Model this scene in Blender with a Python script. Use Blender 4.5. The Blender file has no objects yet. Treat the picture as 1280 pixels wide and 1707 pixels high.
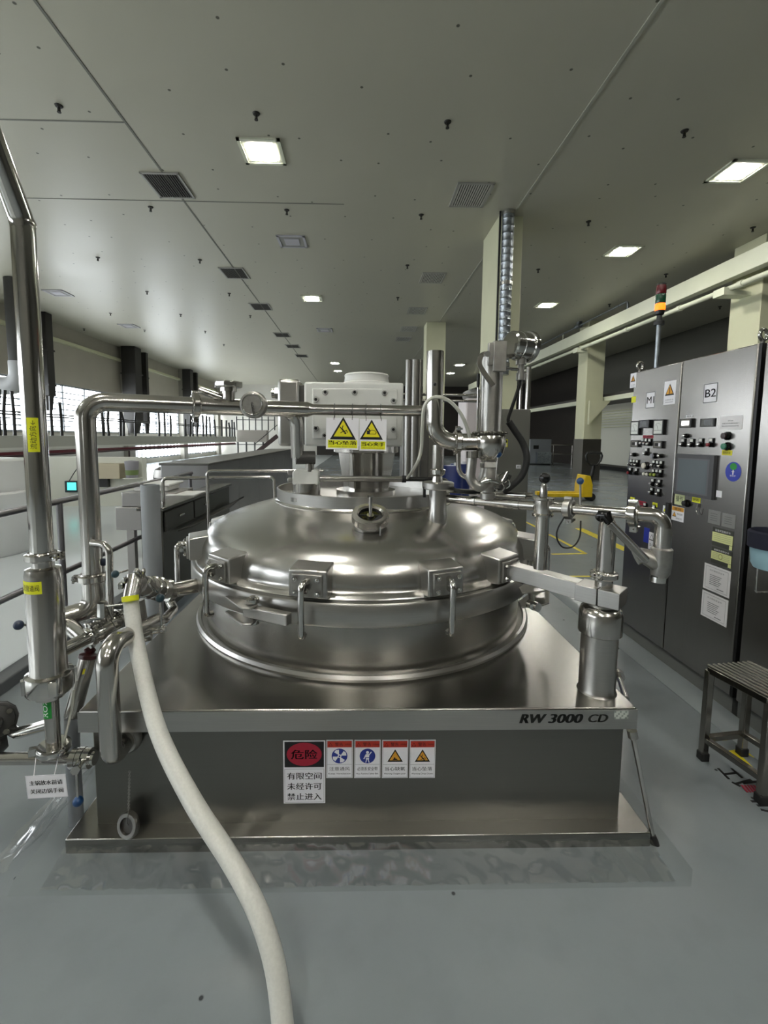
import bpy, bmesh, math, random
from mathutils import Vector as V, Matrix
R = math.radians
PI = math.pi
sc = bpy.context.scene
COL = sc.collection
random.seed(7)

# ---------------------------------------------------------------- camera
EYE = V((0, 0, 1.5))
YAW, PITCH, ROLL, F, PX, PY = R(1.3), R(5.3), R(0.46), 760.0, 615.5, 799.5
FW = V((math.sin(YAW)*math.cos(PITCH), math.cos(YAW)*math.cos(PITCH), -math.sin(PITCH)))
RT = V((math.cos(YAW), -math.sin(YAW), 0))
UP = RT.cross(FW)
RT, UP = RT*math.cos(ROLL)+UP*math.sin(ROLL), UP*math.cos(ROLL)-RT*math.sin(ROLL)
cam_data = bpy.data.cameras.new('camera')
cam = bpy.data.objects.new('camera', cam_data)
COL.objects.link(cam)
cam.matrix_world = Matrix((RT, UP, -FW)).transposed().to_4x4()
cam.location = EYE
cam_data.sensor_width = 36.0
cam_data.lens = F*36.0/1707.0
cam_data.shift_x = (640.0-PX)/1707.0
cam_data.shift_y = (PY-853.5)/1707.0
cam_data.clip_end = 200
sc.camera = cam

# ---------------------------------------------------------------- view, daylight
sc.view_settings.view_transform = 'Standard'
sc.view_settings.look = 'None'
sc.view_settings.gamma = 1.0
sc.view_settings.use_curve_mapping = False
sc.view_settings.exposure = 0.85
LAMP = 95.0          # ceiling light emission
DAY = 7.5            # daylight outside the windows
world = bpy.data.worlds.new('daylight')
sc.world = world
world.use_nodes = True
wb = world.node_tree.nodes['Background']
wb.inputs[0].default_value = (0.90, 0.96, 1.0, 1)
wb.inputs[1].default_value = DAY


def at(px, py, Y=None, X=None, Z=None):
    """The world point that stands at a pixel of the 1280x1707 photograph, on a given plane."""
    d = FW + RT*((px-PX)/F) - UP*((py-PY)/F)
    if Y is not None:
        t = Y/d.y
    elif X is not None:
        t = X/d.x
    else:
        t = (Z-EYE.z)/d.z
    return EYE + d*t


# ---------------------------------------------------------------- materials
def srgb(h):
    out = []
    for i in (0, 2, 4):
        c = int(h[i:i+2], 16)/255
        out.append(c/12.92 if c <= 0.04045 else ((c+0.055)/1.055)**2.4)
    return tuple(out)


MATS = {}


def mat(name, hexcol, rough=0.5, metal=0.0, vary=0.0, scale=6.0, stretch=(1, 1, 1), bump=0.0, emit=0.0, ecol=None,
        spec=None, rvary=0.0, trans=0.0, coat=0.0):
    if name in MATS:
        return MATS[name]
    m = bpy.data.materials.new(name)
    m.use_nodes = True
    nt = m.node_tree
    b = nt.nodes['Principled BSDF']
    c = srgb(hexcol)
    b.inputs['Base Color'].default_value = (*c, 1)
    b.inputs['Roughness'].default_value = rough
    b.inputs['Metallic'].default_value = metal
    if spec is not None:
        b.inputs['Specular IOR Level'].default_value = spec
    if coat:
        b.inputs['Coat Weight'].default_value = coat
    if trans:
        b.inputs['Transmission Weight'].default_value = trans
    if emit:
        b.inputs['Emission Color'].default_value = (*(srgb(ecol) if ecol else c), 1)
        b.inputs['Emission Strength'].default_value = emit
    if vary or bump or rvary:
        tc = nt.nodes.new('ShaderNodeTexCoord')
        mp = nt.nodes.new('ShaderNodeMapping')
        mp.inputs['Scale'].default_value = stretch
        nz = nt.nodes.new('ShaderNodeTexNoise')
        nz.inputs['Scale'].default_value = scale
        nz.inputs['Detail'].default_value = 2
        nt.links.new(tc.outputs['Object'], mp.inputs['Vector'])
        nt.links.new(mp.outputs['Vector'], nz.inputs['Vector'])
        if vary:
            rp = nt.nodes.new('ShaderNodeValToRGB')
            rp.color_ramp.interpolation = 'EASE'
            rp.color_ramp.elements[0].position = 0.2
            rp.color_ramp.elements[1].position = 0.8
            rp.color_ramp.elements[0].color = (*[x*(1-vary) for x in c], 1)
            rp.color_ramp.elements[1].color = (*[min(1, x*(1+vary)) for x in c], 1)
            nt.links.new(nz.outputs['Fac'], rp.inputs['Fac'])
            nt.links.new(rp.outputs['Color'], b.inputs['Base Color'])
        if rvary:
            mr = nt.nodes.new('ShaderNodeMapRange')
            mr.inputs['From Min'].default_value = 0.2
            mr.inputs['From Max'].default_value = 0.8
            mr.inputs['To Min'].default_value = max(0.02, rough-rvary)
            mr.inputs['To Max'].default_value = rough+rvary
            nt.links.new(nz.outputs['Fac'], mr.inputs['Value'])
            nt.links.new(mr.outputs['Result'], b.inputs['Roughness'])
        if bump:
            bp = nt.nodes.new('ShaderNodeBump')
            bp.inputs['Strength'].default_value = bump
            bp.inputs['Distance'].default_value = 0.01
            nt.links.new(nz.outputs['Fac'], bp.inputs['Height'])
            nt.links.new(bp.outputs['Normal'], b.inputs['Normal'])
    MATS[name] = m
    return m


brushed = mat('brushed_steel', 'b4b2ae', 0.30, 1.0, vary=0.04, scale=8, stretch=(1, 1, 60), rvary=0.02)
dome_steel = mat('satin_dome_steel', 'bcbab6', 0.25, 1.0, vary=0.03, scale=220, stretch=(1, 1, 0.15))
wall_steel = mat('brushed_vessel_steel', 'a9a7a2', 0.27, 1.0, vary=0.04, scale=60, stretch=(1, 1, 0.02))
panel_steel = mat('matt_panel_steel', '7a7974', 0.38, 1.0, vary=0.02, scale=8, stretch=(0.3, 1, 60))
top_steel = mat('worn_deck_steel', '9c9a95', 0.27, 1.0, vary=0.03, scale=90, stretch=(0.03, 1, 1))
polished = mat('polished_steel', 'c8c6c2', 0.12, 1.0, vary=0.02, scale=3)
satin = mat('satin_pipe_steel', 'bdbab5', 0.19, 1.0, vary=0.02, scale=60, stretch=(1, 1, 0.1))
dull = mat('dull_cast_steel', 'a5a39e', 0.38, 1.0, vary=0.10, scale=40, bump=0.03)
cab_steel = mat('cabinet_steel', 'a3a09c', 0.27, 1.0, vary=0.03, scale=90, stretch=(1, 1, 0.03))
dark_steel = mat('dark_cabinet_steel', '7d7b78', 0.34, 1.0)
weld = mat('weld_bead_steel', 'd0ceca', 0.2, 1.0)
black = mat('black_plastic', '141414', 0.4)
blackg = mat('glossy_black', '0c0c0c', 0.15)
rubber = mat('black_rubber', '191919', 0.65)
white = mat('white_sign_plastic', 'e6e5ea', 0.45)
paper = mat('white_paper', 'e4e2e4', 0.7)
paint_white = mat('pale_grey_paint', 'cbccc8', 0.36, vary=0.04, scale=5)
yellow = mat('sign_yellow', 'd9cf1c', 0.45)
yellowp = mat('yellow_paint', 'e0bd18', 0.45, vary=0.06, scale=8)
lime = mat('lime_tape', 'dfe021', 0.45)
red = mat('sign_red', 'b23121', 0.5)
darkred = mat('sign_dark_red', '9a1530', 0.5)
ink = mat('black_ink', '101012', 0.6)
blueink = mat('sign_blue', '25358c', 0.5)
green = mat('label_green', '1d8a35', 0.5)
orange = mat('label_orange', 'd89a2c', 0.5)
blueknob = mat('blue_knob_plastic', '1c3f6b', 0.3)
greyplastic = mat('grey_pvc', '8a8e92', 0.5, vary=0.03, scale=4)
cream = mat('cream_paint', 'd3d4b4', 0.5, vary=0.03, scale=2)
column_paint = mat('column_cream_paint', 'c9c9ab', 0.5, vary=0.03, scale=2)
ivory = mat('ivory_beam_paint', 'd6d8c2', 0.45, vary=0.03, scale=2)
galv = mat('galvanised_steel', '9aa0a6', 0.35, 1.0, vary=0.25, scale=18, rvary=0.1)
lampglass = mat('lamp_diffuser', 'ffffff', 0.5, emit=LAMP, ecol='fffdf4')
unlit = mat('unlit_diffuser', 'b4b2b8', 0.5)


# ---------------------------------------------------------------- mesh builder
def frame(n):
    n = V(n).normalized()
    a = V((0, 0, 1)) if abs(n.z) < 0.9 else V((1, 0, 0))
    u = a.cross(n).normalized()
    return u, n.cross(u), n


def fillet(pts, bend, n=8):
    pts = [V(p) for p in pts]
    out = [pts[0]]
    for i in range(1, len(pts)-1):
        p, a, b = pts[i], pts[i-1], pts[i+1]
        da, db = (a-p), (b-p)
        bb = bend[i-1] if isinstance(bend, (list, tuple)) else bend
        ang = da.angle(db)
        if ang > R(178) or bb <= 0:
            out.append(p)
            continue
        t = min(bb/math.tan(ang/2), da.length*0.49, db.length*0.49)
        rr = t*math.tan(ang/2)
        da.normalize(); db.normalize()
        c = p + (da+db).normalized()*(rr/math.sin(ang/2))
        s, e = p+da*t-c, p+db*t-c
        tot = s.angle(e)
        for k in range(n+1):
            f = k/n
            out.append(c + (s*math.sin((1-f)*tot) + e*math.sin(f*tot))/math.sin(tot))
    out.append(pts[-1])
    return out


def spline(pts, n=8):
    pts = [V(p) for p in pts]
    P = [pts[0]*2-pts[1]] + pts + [pts[-1]*2-pts[-2]]
    out = []
    for i in range(1, len(P)-2):
        for k in range(n):
            t = k/n
            a, b, c, d = P[i-1], P[i], P[i+1], P[i+2]
            out.append(0.5*((2*b)+(c-a)*t+(2*a-5*b+4*c-d)*t*t+(3*b-a-3*c+d)*t*t*t))
    out.append(pts[-1])
    return out


class MB:
    def __init__(self):
        self.bm = bmesh.new()

    def face(self, vs, mi=0):
        try:
            f = self.bm.faces.new(vs)
            f.material_index = mi
            return f
        except ValueError:
            return None

    def box(self, c, s, rz=0.0, M=None, mi=0):
        c, s = V(c), V(s)
        rot = M if M is not None else Matrix.Rotation(rz, 3, 'Z')
        vs = [self.bm.verts.new(c + rot @ V((x*s.x/2, y*s.y/2, z*s.z/2))) for x in (-1, 1) for y in (-1, 1) for z in (-1, 1)]
        for q in ((0, 1, 3, 2), (4, 6, 7, 5), (0, 4, 5, 1), (2, 3, 7, 6), (0, 2, 6, 4), (1, 5, 7, 3)):
            self.face([vs[i] for i in q], mi)
        return self

    def box2(self, lo, hi, mi=0):
        lo, hi = V(lo), V(hi)
        return self.box((lo+hi)/2, hi-lo, mi=mi)

    def bar(self, a, b, w, h, mi=0):
        """square bar from a to b; w across, h along the up direction"""
        a, b = V(a), V(b)
        u, v, n = frame(b-a)
        M = Matrix((u, v, n)).transposed()
        return self.box((a+b)/2, (w, h, (b-a).length), M=M, mi=mi)

    def tube(self, pts, r, seg=16, caps=True, closed=False, mi=0):
        pts = [V(p) for p in pts]
        n = len(pts)
        rs = r if isinstance(r, (list, tuple)) else [r]*n
        tans = []
        for i in range(n):
            if closed:
                t = pts[(i+1) % n]-pts[i-1]
            else:
                t = pts[min(i+1, n-1)]-pts[max(i-1, 0)]
            tans.append(t.normalized())
        u, v, _ = frame(tans[0])
        rings = []
        for i in range(n):
            if i:
                q = tans[i-1].rotation_difference(tans[i])
                u = q @ u
            u = (u - tans[i]*u.dot(tans[i])).normalized()
            v = tans[i].cross(u)
            rings.append([self.bm.verts.new(pts[i]+(u*math.cos(2*PI*k/seg)+v*math.sin(2*PI*k/seg))*rs[i]) for k in range(seg)])
        for i in range(n if closed else n-1):
            A, B = rings[i], rings[(i+1) % n]
            for k in range(seg):
                self.face([A[k], A[(k+1) % seg], B[(k+1) % seg], B[k]], mi)
        if caps and not closed:
            self.face(list(reversed(rings[0])), mi)
            self.face(rings[-1], mi)
        return self

    def cyl(self, a, b, r, r2=None, seg=24, mi=0):
        return self.tube([a, b], [r, r if r2 is None else r2], seg, mi=mi)

    def pipe(self, pts, r, bend, seg=20, n=8, mi=0):
        return self.tube(fillet(pts, bend, n), r, seg, mi=mi)

    def lathe(self, prof, o, axis=(0, 0, 1), seg=48, mi=0, close=False, a0=0.0, a1=2*PI):
        u, v, n = frame(axis)
        o = V(o)
        full = abs(a1-a0-2*PI) < 1e-6
        cnt = seg if full else seg+1
        rings = []
        for r, h in prof:
            if r < 1e-6:
                rings.append([self.bm.verts.new(o+n*h)])
            else:
                rings.append([self.bm.verts.new(o+n*h+(u*math.cos(a0+(a1-a0)*k/seg)+v*math.sin(a0+(a1-a0)*k/seg))*r) for k in range(cnt)])
        pairs = list(zip(rings, rings[1:]))
        if close:
            pairs.append((rings[-1], rings[0]))
        for A, B in pairs:
            for k in range(seg):
                k2 = (k+1) % cnt
                if len(A) == 1 and len(B) == 1:
                    continue
                if len(A) == 1:
                    self.face([A[0], B[k2], B[k]], mi)
                elif len(B) == 1:
                    self.face([A[k], A[k2], B[0]], mi)
                else:
                    self.face([A[k], A[k2], B[k2], B[k]], mi)
        if close and not full:
            self.face([r[0] for r in rings], mi)
            self.face([r[-1] for r in rings], mi)
        return self

    def ring(self, o, axis, ri, ro, h0, h1, seg=32, mi=0):
        return self.lathe([(ri, h0), (ro, h0), (ro, h1), (ri, h1)], o, axis, seg, mi, close=True)

    def disc(self, o, axis, r, h0, h1, seg=32, mi=0):
        return self.lathe([(0, h0), (r, h0), (r, h1), (0, h1)], o, axis, seg, mi)

    def ball(self, c, r, seg=20, sz=1.0, axis=(0, 0, 1), mi=0):
        n = max(6, seg//2)
        return self.lathe([(r*math.sin(PI*i/n), -r*sz*math.cos(PI*i/n)) for i in range(n+1)], c, axis, seg, mi)

    def hexnut(self, o, axis, r, h0, h1, n=6, mi=0):
        return self.lathe([(0, h0), (r, h0), (r, h1), (0, h1)], o, axis, n, mi)

    def prism(self, pts, o, u, v, depth, mi=0):
        o, u, v = V(o), V(u).normalized(), V(v).normalized()
        n = u.cross(v)
        A = [self.bm.verts.new(o+u*x+v*y) for x, y in pts]
        B = [self.bm.verts.new(o+u*x+v*y+n*depth) for x, y in pts]
        self.face(list(reversed(A)), mi)
        self.face(B, mi)
        for i in range(len(pts)):
            j = (i+1) % len(pts)
            self.face([A[i], A[j], B[j], B[i]], mi)
        return self

    def torus(self, c, axis, r, t, seg=32, s2=10, mi=0):
        u, v, n = frame(axis)
        return self.tube([V(c)+(u*math.cos(2*PI*k/seg)+v*math.sin(2*PI*k/seg))*r for k in range(seg)], t, s2, closed=True, mi=mi)

    def build(self, name, mats, parent=None, bevel=0.0, seg=2, sharp=38, smooth=True, sub=0):
        bmesh.ops.recalc_face_normals(self.bm, faces=self.bm.faces)
        me = bpy.data.meshes.new(name)
        if parent is not None:
            off = V((0, 0, 0))
            p = parent
            while p is not None:
                off += p.location
                p = p.parent
            bmesh.ops.translate(self.bm, verts=self.bm.verts, vec=-off)
        self.bm.to_mesh(me)
        self.bm.free()
        if not isinstance(mats, (list, tuple)):
            mats = [mats]
        for m in mats:
            me.materials.append(m)
        if smooth:
            for p in me.polygons:
                p.use_smooth = True
            me.set_sharp_from_angle(angle=R(sharp))
        o = bpy.data.objects.new(name, me)
        COL.objects.link(o)
        o.parent = parent
        if bevel:
            md = o.modifiers.new('bevel', 'BEVEL')
            md.width = bevel
            md.segments = seg
            md.limit_method = 'ANGLE'
            md.angle_limit = R(40)
        return o


def tag(o, label=None, cat=None, group=None, kind=None):
    if label:
        o['label'] = label
    if cat:
        o['category'] = cat
    if group:
        o['group'] = group
    if kind:
        o['kind'] = kind
    return o


def thing(name, loc, label, cat, group=None):
    o = bpy.data.objects.new(name, None)
    o.empty_display_size = 0.05
    COL.objects.link(o)
    o.location = loc
    return tag(o, label, cat, group)


def dup(root, loc, rz=0.0, label=None, group=None):
    r = root.copy()
    COL.objects.link(r)
    r.location = loc
    r.rotation_euler = (0, 0, rz)
    if label:
        r['label'] = label
    if group:
        r['group'] = group
    for ch in list(root.children):
        c = ch.copy()
        COL.objects.link(c)
        c.parent = r
        for g in list(ch.children):
            d = g.copy()
            COL.objects.link(d)
            d.parent = c
    return r


def struct(o, label=None, cat=None):
    return tag(o, label, cat, kind='structure')


# ---------------------------------------------------------------- lettering
_TXT = {}


def glyphs(s):
    if s not in _TXT:
        cu = bpy.data.curves.new('lettering', 'FONT')
        cu.body = s
        cu.size = 1.0
        cu.resolution_u = 3
        o = bpy.data.objects.new('lettering', cu)
        COL.objects.link(o)
        bpy.context.view_layer.update()
        ev = o.evaluated_get(bpy.context.evaluated_depsgraph_get())
        me = ev.to_mesh()
        vs = [(v.co.x, v.co.y) for v in me.vertices]
        fs = [tuple(p.vertices) for p in me.polygons]
        ev.to_mesh_clear()
        bpy.data.objects.remove(o)
        bpy.data.curves.remove(cu)
        _TXT[s] = (vs, fs)
    return _TXT[s]


class Sign:
    """A printed plate or sticker: a thin body with flat print lying on its face."""
    def __init__(self, o, u, v, w, h, base, thick=0.0012, step=0.0004):
        self.o, self.u, self.v = V(o), V(u).normalized(), V(v).normalized()
        self.n = self.u.cross(self.v)
        self.mb = MB()
        self.mats = [base]
        self.step, self.t = step, thick
        self.w, self.h = w, h
        self.mb.prism([(-w/2, -h/2), (w/2, -h/2), (w/2, h/2), (-w/2, h/2)], self.o, self.u, self.v, thick)

    def mi(self, m):
        if m not in self.mats:
            self.mats.append(m)
        return self.mats.index(m)

    def poly(self, pts, m, layer=1):
        k = self.t+self.step*layer
        vs = [self.mb.bm.verts.new(self.o+self.u*x+self.v*y+self.n*k) for x, y in pts]
        self.mb.face(vs, self.mi(m))
        return self

    def rect(self, x0, y0, x1, y1, m, layer=1):
        return self.poly([(x0, y0), (x1, y0), (x1, y1), (x0, y1)], m, layer)

    def ell(self, cx, cy, rx, ry, m, layer=1, n=28):
        return self.poly([(cx+rx*math.cos(2*PI*k/n), cy+ry*math.sin(2*PI*k/n)) for k in range(n)], m, layer)

    def line(self, pts, w, m, layer=1):
        for (ax, ay), (bx, by) in zip(pts, pts[1:]):
            L = math.hypot(bx-ax, by-ay) or 1e-6
            dx, dy = (bx-ax)/L*w/2, (by-ay)/L*w/2
            self.poly([(ax-dx+dy, ay-dy-dx), (bx+dx+dy, by+dy-dx), (bx+dx-dy, by+dy+dx), (ax-dx-dy, ay-dy+dx)], m, layer)
        return self

    def border(self, x0, y0, x1, y1, w, m, layer=1):
        return self.line([(x0, y0), (x1, y0), (x1, y1), (x0, y1), (x0, y0)], w, m, layer)

    def tri(self, cx, cy, s, fill=None, edge=None, layer=1):
        def t(k):
            return [(cx-s*k/2, cy-s*k*0.40), (cx+s*k/2, cy-s*k*0.40), (cx, cy+s*k*0.46)]
        self.poly(t(1.0), edge or ink, layer)
        self.poly(t(0.72), fill or yellow, layer+1)
        return self

    def text(self, s, cx, cy, w, h, m, layer=1, slant=0.0, bold=0.0):
        vs, fs = glyphs(s)
        if not vs:
            return self
        x0, x1 = min(p[0] for p in vs), max(p[0] for p in vs)
        y0, y1 = min(p[1] for p in vs), max(p[1] for p in vs)
        sx, sy = w/max(x1-x0, 1e-6), h/max(y1-y0, 1e-6)
        for bx in ((0,) if not bold else (-bold, 0, bold)):
            k = self.t+self.step*layer
            nv = []
            for x, y in vs:
                yy = (y-(y0+y1)/2)*sy
                nv.append(self.mb.bm.verts.new(self.o+self.u*(cx+bx+(x-(x0+x1)/2)*sx+yy*slant)+self.v*(cy+yy)+self.n*k))
            for f in fs:
                self.mb.face([nv[i] for i in f], self.mi(m))
        return self

    def build(self, name, parent=None, label=None):
        mats = self.mats
        bm = self.mb.bm
        for f in bm.faces:
            f.smooth = False
        o = self.mb.build(name, mats, parent, smooth=False)
        if label:
            o['label'] = label
        return o


def falling(S, cx, cy, s, m, layer=3):
    S.ell(cx+0.16*s, cy-0.22*s, 0.07*s, 0.07*s, m, layer)
    S.line([(cx+0.08*s, cy-0.12*s), (cx-0.08*s, cy+0.08*s)], 0.10*s, m, layer)
    S.line([(cx-0.08*s, cy+0.08*s), (cx-0.02*s, cy+0.28*s)], 0.06*s, m, layer)
    S.line([(cx-0.08*s, cy+0.06*s), (cx-0.22*s, cy+0.20*s)], 0.06*s, m, layer)
    S.line([(cx+0.06*s, cy-0.10*s), (cx+0.24*s, cy-0.02*s), (cx+0.30*s, cy-0.16*s)], 0.05*s, m, layer)
    S.line([(cx+0.02*s, cy-0.08*s), (cx-0.16*s, cy-0.20*s)], 0.05*s, m, layer)


def ferrule(parent, p, axis, r, w=0.012, out=0.013, name='clamp', m=None, knob=None):
    """sanitary clamp: grooved ring, hinge lug and wing nut as a sub-part"""
    p, axis = V(p), V(axis).normalized()
    u, v, n = frame(axis)
    mb = MB()
    mb.lathe([(r*0.9, -w*1.3), (r+out*0.35, -w*1.3), (r+out*0.45, -w), (r+out, -w*0.75), (r+out, w*0.75), (r+out*0.45, w),
              (r+out*0.35, w*1.3), (r*0.9, w*1.3)], p, axis, 32)
    k = V(knob).normalized() if knob is not None else u
    k = (k-n*k.dot(n)).normalized()
    s = n.cross(k)
    q = p+k*(r+out*1.1)
    mb.bar(q-s*0.012, q-s*0.004, w*1.6, out*1.4)
    mb.bar(q+s*0.004, q+s*0.012, w*1.6, out*1.4)
    q2 = p-k*(r+out*0.95)
    mb.cyl(q2-n*w, q2+n*w, out*0.45, seg=10)
    c = mb.build(name, m or polished, parent)
    wn = MB()
    qq = q+k*0.006
    wn.cyl(qq-s*0.02, qq+s*0.026, 0.0035, seg=8)
    wn.hexnut(qq+s*0.013, s, 0.008, 0, 0.009)
    wn.box(qq+s*0.022+n*0.010, (0.008, 0.008, 0.010), M=Matrix((n, k, s)).transposed())
    wn.box(qq+s*0.022-n*0.010, (0.008, 0.008, 0.010), M=Matrix((n, k, s)).transposed())
    wn.build('wing_nut', polished, c)
    return c


def lever(parent, p, q, r=0.005, knob=0.016, km=None, name='lever'):
    """thin lever rod from p to q with a ball knob as a sub-part"""
    l = MB().cyl(p, q, r, r*0.85, seg=10).build(name, polished, parent)
    b = MB().ball(q, knob, 18).build('ball_knob', km or blueknob, l)
    b['label'] = 'black ball knob' if km in (black, blackg) else 'blue ball knob'
    return l

# ================================================================ the room
CEIL = 5.7
XL, XR, YB, YF = -11.5, 12.6, 38.0, -8.0


def node_floor():
    m = mat('grey_epoxy_floor', '7f868a', 0.24, vary=0.07, scale=0.9, rvary=0.05, spec=0.5)
    nt = m.node_tree
    b = nt.nodes['Principled BSDF']
    tc = nt.nodes.new('ShaderNodeTexCoord')
    vo = nt.nodes.new('ShaderNodeTexNoise')
    vo.inputs['Scale'].default_value = 7.0
    vo.inputs['Detail'].default_value = 8
    nt.links.new(tc.outputs['Object'], vo.inputs['Vector'])
    cr = nt.nodes.new('ShaderNodeValToRGB')
    cr.color_ramp.elements[0].position = 0.28
    cr.color_ramp.elements[0].color = (0.62, 0.62, 0.62, 1)
    cr.color_ramp.elements[1].position = 0.5
    cr.color_ramp.elements[1].color = (1, 1, 1, 1)
    nt.links.new(vo.outputs['Fac'], cr.inputs['Fac'])
    mx = nt.nodes.new('ShaderNodeMix')
    mx.data_type = 'RGBA'
    mx.blend_type = 'MULTIPLY'
    mx.inputs[0].default_value = 0.16
    src = b.inputs['Base Color'].links[0].from_socket
    nt.links.new(src, mx.inputs[6])
    nt.links.new(cr.outputs['Color'], mx.inputs[7])
    # small dark scuffs
    v2 = nt.nodes.new('ShaderNodeTexVoronoi')
    v2.voronoi_dimensions = '2D'
    v2.inputs['Scale'].default_value = 1.7
    nt.links.new(tc.outputs['Object'], v2.inputs['Vector'])
    c2 = nt.nodes.new('ShaderNodeValToRGB')
    c2.color_ramp.elements[0].position = 0.008
    c2.color_ramp.elements[0].color = (0.2, 0.2, 0.2, 1)
    c2.color_ramp.elements[1].position = 0.013
    c2.color_ramp.elements[1].color = (1, 1, 1, 1)
    nt.links.new(v2.outputs['Distance'], c2.inputs['Fac'])
    m2 = nt.nodes.new('ShaderNodeMix')
    m2.data_type = 'RGBA'
    m2.blend_type = 'MULTIPLY'
    m2.inputs[0].default_value = 1.0
    nt.links.new(mx.outputs[2], m2.inputs[6])
    nt.links.new(c2.outputs['Color'], m2.inputs[7])
    nt.links.new(m2.outputs[2], b.inputs['Base Color'])
    return m


def node_ceiling():
    m = mat('ceiling_panel_paint', 'aeab9a', 0.38, vary=0.03, scale=0.6, rvary=0.04)
    nt = m.node_tree
    b = nt.nodes['Principled BSDF']
    tc = nt.nodes.new('ShaderNodeTexCoord')
    v2 = nt.nodes.new('ShaderNodeTexVoronoi')
    v2.voronoi_dimensions = '2D'
    v2.inputs['Scale'].default_value = 1.1
    v2.inputs['Randomness'].default_value = 0.7
    nt.links.new(tc.outputs['Object'], v2.inputs['Vector'])
    c2 = nt.nodes.new('ShaderNodeValToRGB')
    c2.color_ramp.elements[0].position = 0.017
    c2.color_ramp.elements[0].color = (0.16, 0.16, 0.14, 1)
    c2.color_ramp.elements[1].position = 0.024
    c2.color_ramp.elements[1].color = (1, 1, 1, 1)
    nt.links.new(v2.outputs['Distance'], c2.inputs['Fac'])
    m2 = nt.nodes.new('ShaderNodeMix')
    m2.data_type = 'RGBA'
    m2.blend_type = 'MULTIPLY'
    m2.inputs[0].default_value = 1.0
    src = b.inputs['Base Color'].links[0].from_socket
    nt.links.new(src, m2.inputs[6])
    nt.links.new(c2.outputs['Color'], m2.inputs[7])
    nt.links.new(m2.outputs[2], b.inputs['Base Color'])
    return m


floor_m, ceil_m = node_floor(), node_ceiling()
lit_floor = mat('window_lit_floor', 'c6cccf', 0.2, vary=0.04, scale=0.8)  # brightness of window light on the floor, put into a paler colour
wall_m = mat('off_white_wall_paint', 'c9c6bd', 0.6, vary=0.03, scale=1.5)
bulk_m = mat('greige_bulkhead_paint', 'b3aea2', 0.6, vary=0.03, scale=1.5)
dark_m = mat('dark_brown_partition', '2a2622', 0.5, vary=0.1, scale=2)
seam_m = mat('ceiling_seam_shadow_gap', '6c6b62', 0.6)
seamw_m = mat('ceiling_seam_cover_strip', 'a5a496', 0.5)

struct(MB().box2((XL, YF, -0.2), (XR, YB, 0)).build('floor', floor_m))
struct(MB().box2((XL, YF, 0), (-2.16, YB, 0.004)).build('floor', lit_floor))  # thin sheet beyond the kerb carrying the painted window brightness
struct(MB().box2((XL, YF, CEIL), (XR, YB, CEIL+0.2)).build('ceiling', ceil_m))
struct(MB().box2((XL-0.2, YB, 0), (XR+0.2, YB+0.2, CEIL)).build('wall_back', wall_m))
struct(MB().box2((XL-0.2, YF-0.2, 0), (XR+0.2, YF, CEIL)).build('wall_front', mat('dark_rear_wall', '6a6962', 0.6)))
struct(MB().box2((XR, YF, 0), (XR+0.2, 26.5, CEIL)).build('wall_right', mat('dim_olive_wall_paint', '54534a', 0.6)))
struct(MB().box2((XR, 26.5, 0), (XR+0.2, YB, CEIL)).build('wall_right', dark_m))
struct(MB().box2((-3.5, YB-0.15, 0.0), (XR, YB, CEIL)).build('trim_1', dark_m))

# left wall: bays of windows between piers
piers = [-7.6, -2.0, 4.0, 10.3, 16.4, 22.9, 30.0, 37.2]
WZ0, WZ1 = 1.60, 3.45
wl = MB()
wl.box2((XL-0.2, YF, 0), (XL, 23.4, WZ0))
wl.box2((XL-0.2, 23.4, 0), (XL, YB, 0.25))
wl.box2((XL-0.2, 23.4, 1.35), (XL, YB, WZ0))
wl.box2((XL-0.2, YF, WZ1), (XL, YB, CEIL))
for y in piers:
    wl.box2((XL-0.2, y-0.4, WZ0), (XL, y+0.4, WZ1))
struct(wl.build('wall_left', bulk_m))
struct(MB().box2((XL, YF, 0), (XL+0.02, 23.4, WZ0-0.05)).build('trim_2', wall_m))
struct(MB().box2((XL, YF, 5.0), (XL+0.14, YB, 5.12)).build('trim_3', cream))
glass_m = bpy.data.materials.new('window_glass')
glass_m.use_nodes = True
_nt = glass_m.node_tree
_nt.nodes.remove(_nt.nodes['Principled BSDF'])
_tr, _gl, _mx = _nt.nodes.new('ShaderNodeBsdfTransparent'), _nt.nodes.new('ShaderNodeBsdfGlossy'), _nt.nodes.new('ShaderNodeMixShader')
_gl.inputs['Roughness'].default_value = 0.05
_mx.inputs[0].default_value = 0.06
_nt.links.new(_tr.outputs[0], _mx.inputs[1])
_nt.links.new(_gl.outputs[0], _mx.inputs[2])
_nt.links.new(_mx.outputs[0], _nt.nodes['Material Output'].inputs[0])
frame_m = mat('pale_window_frame', '8f959b', 0.5)
wn = 0


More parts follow.
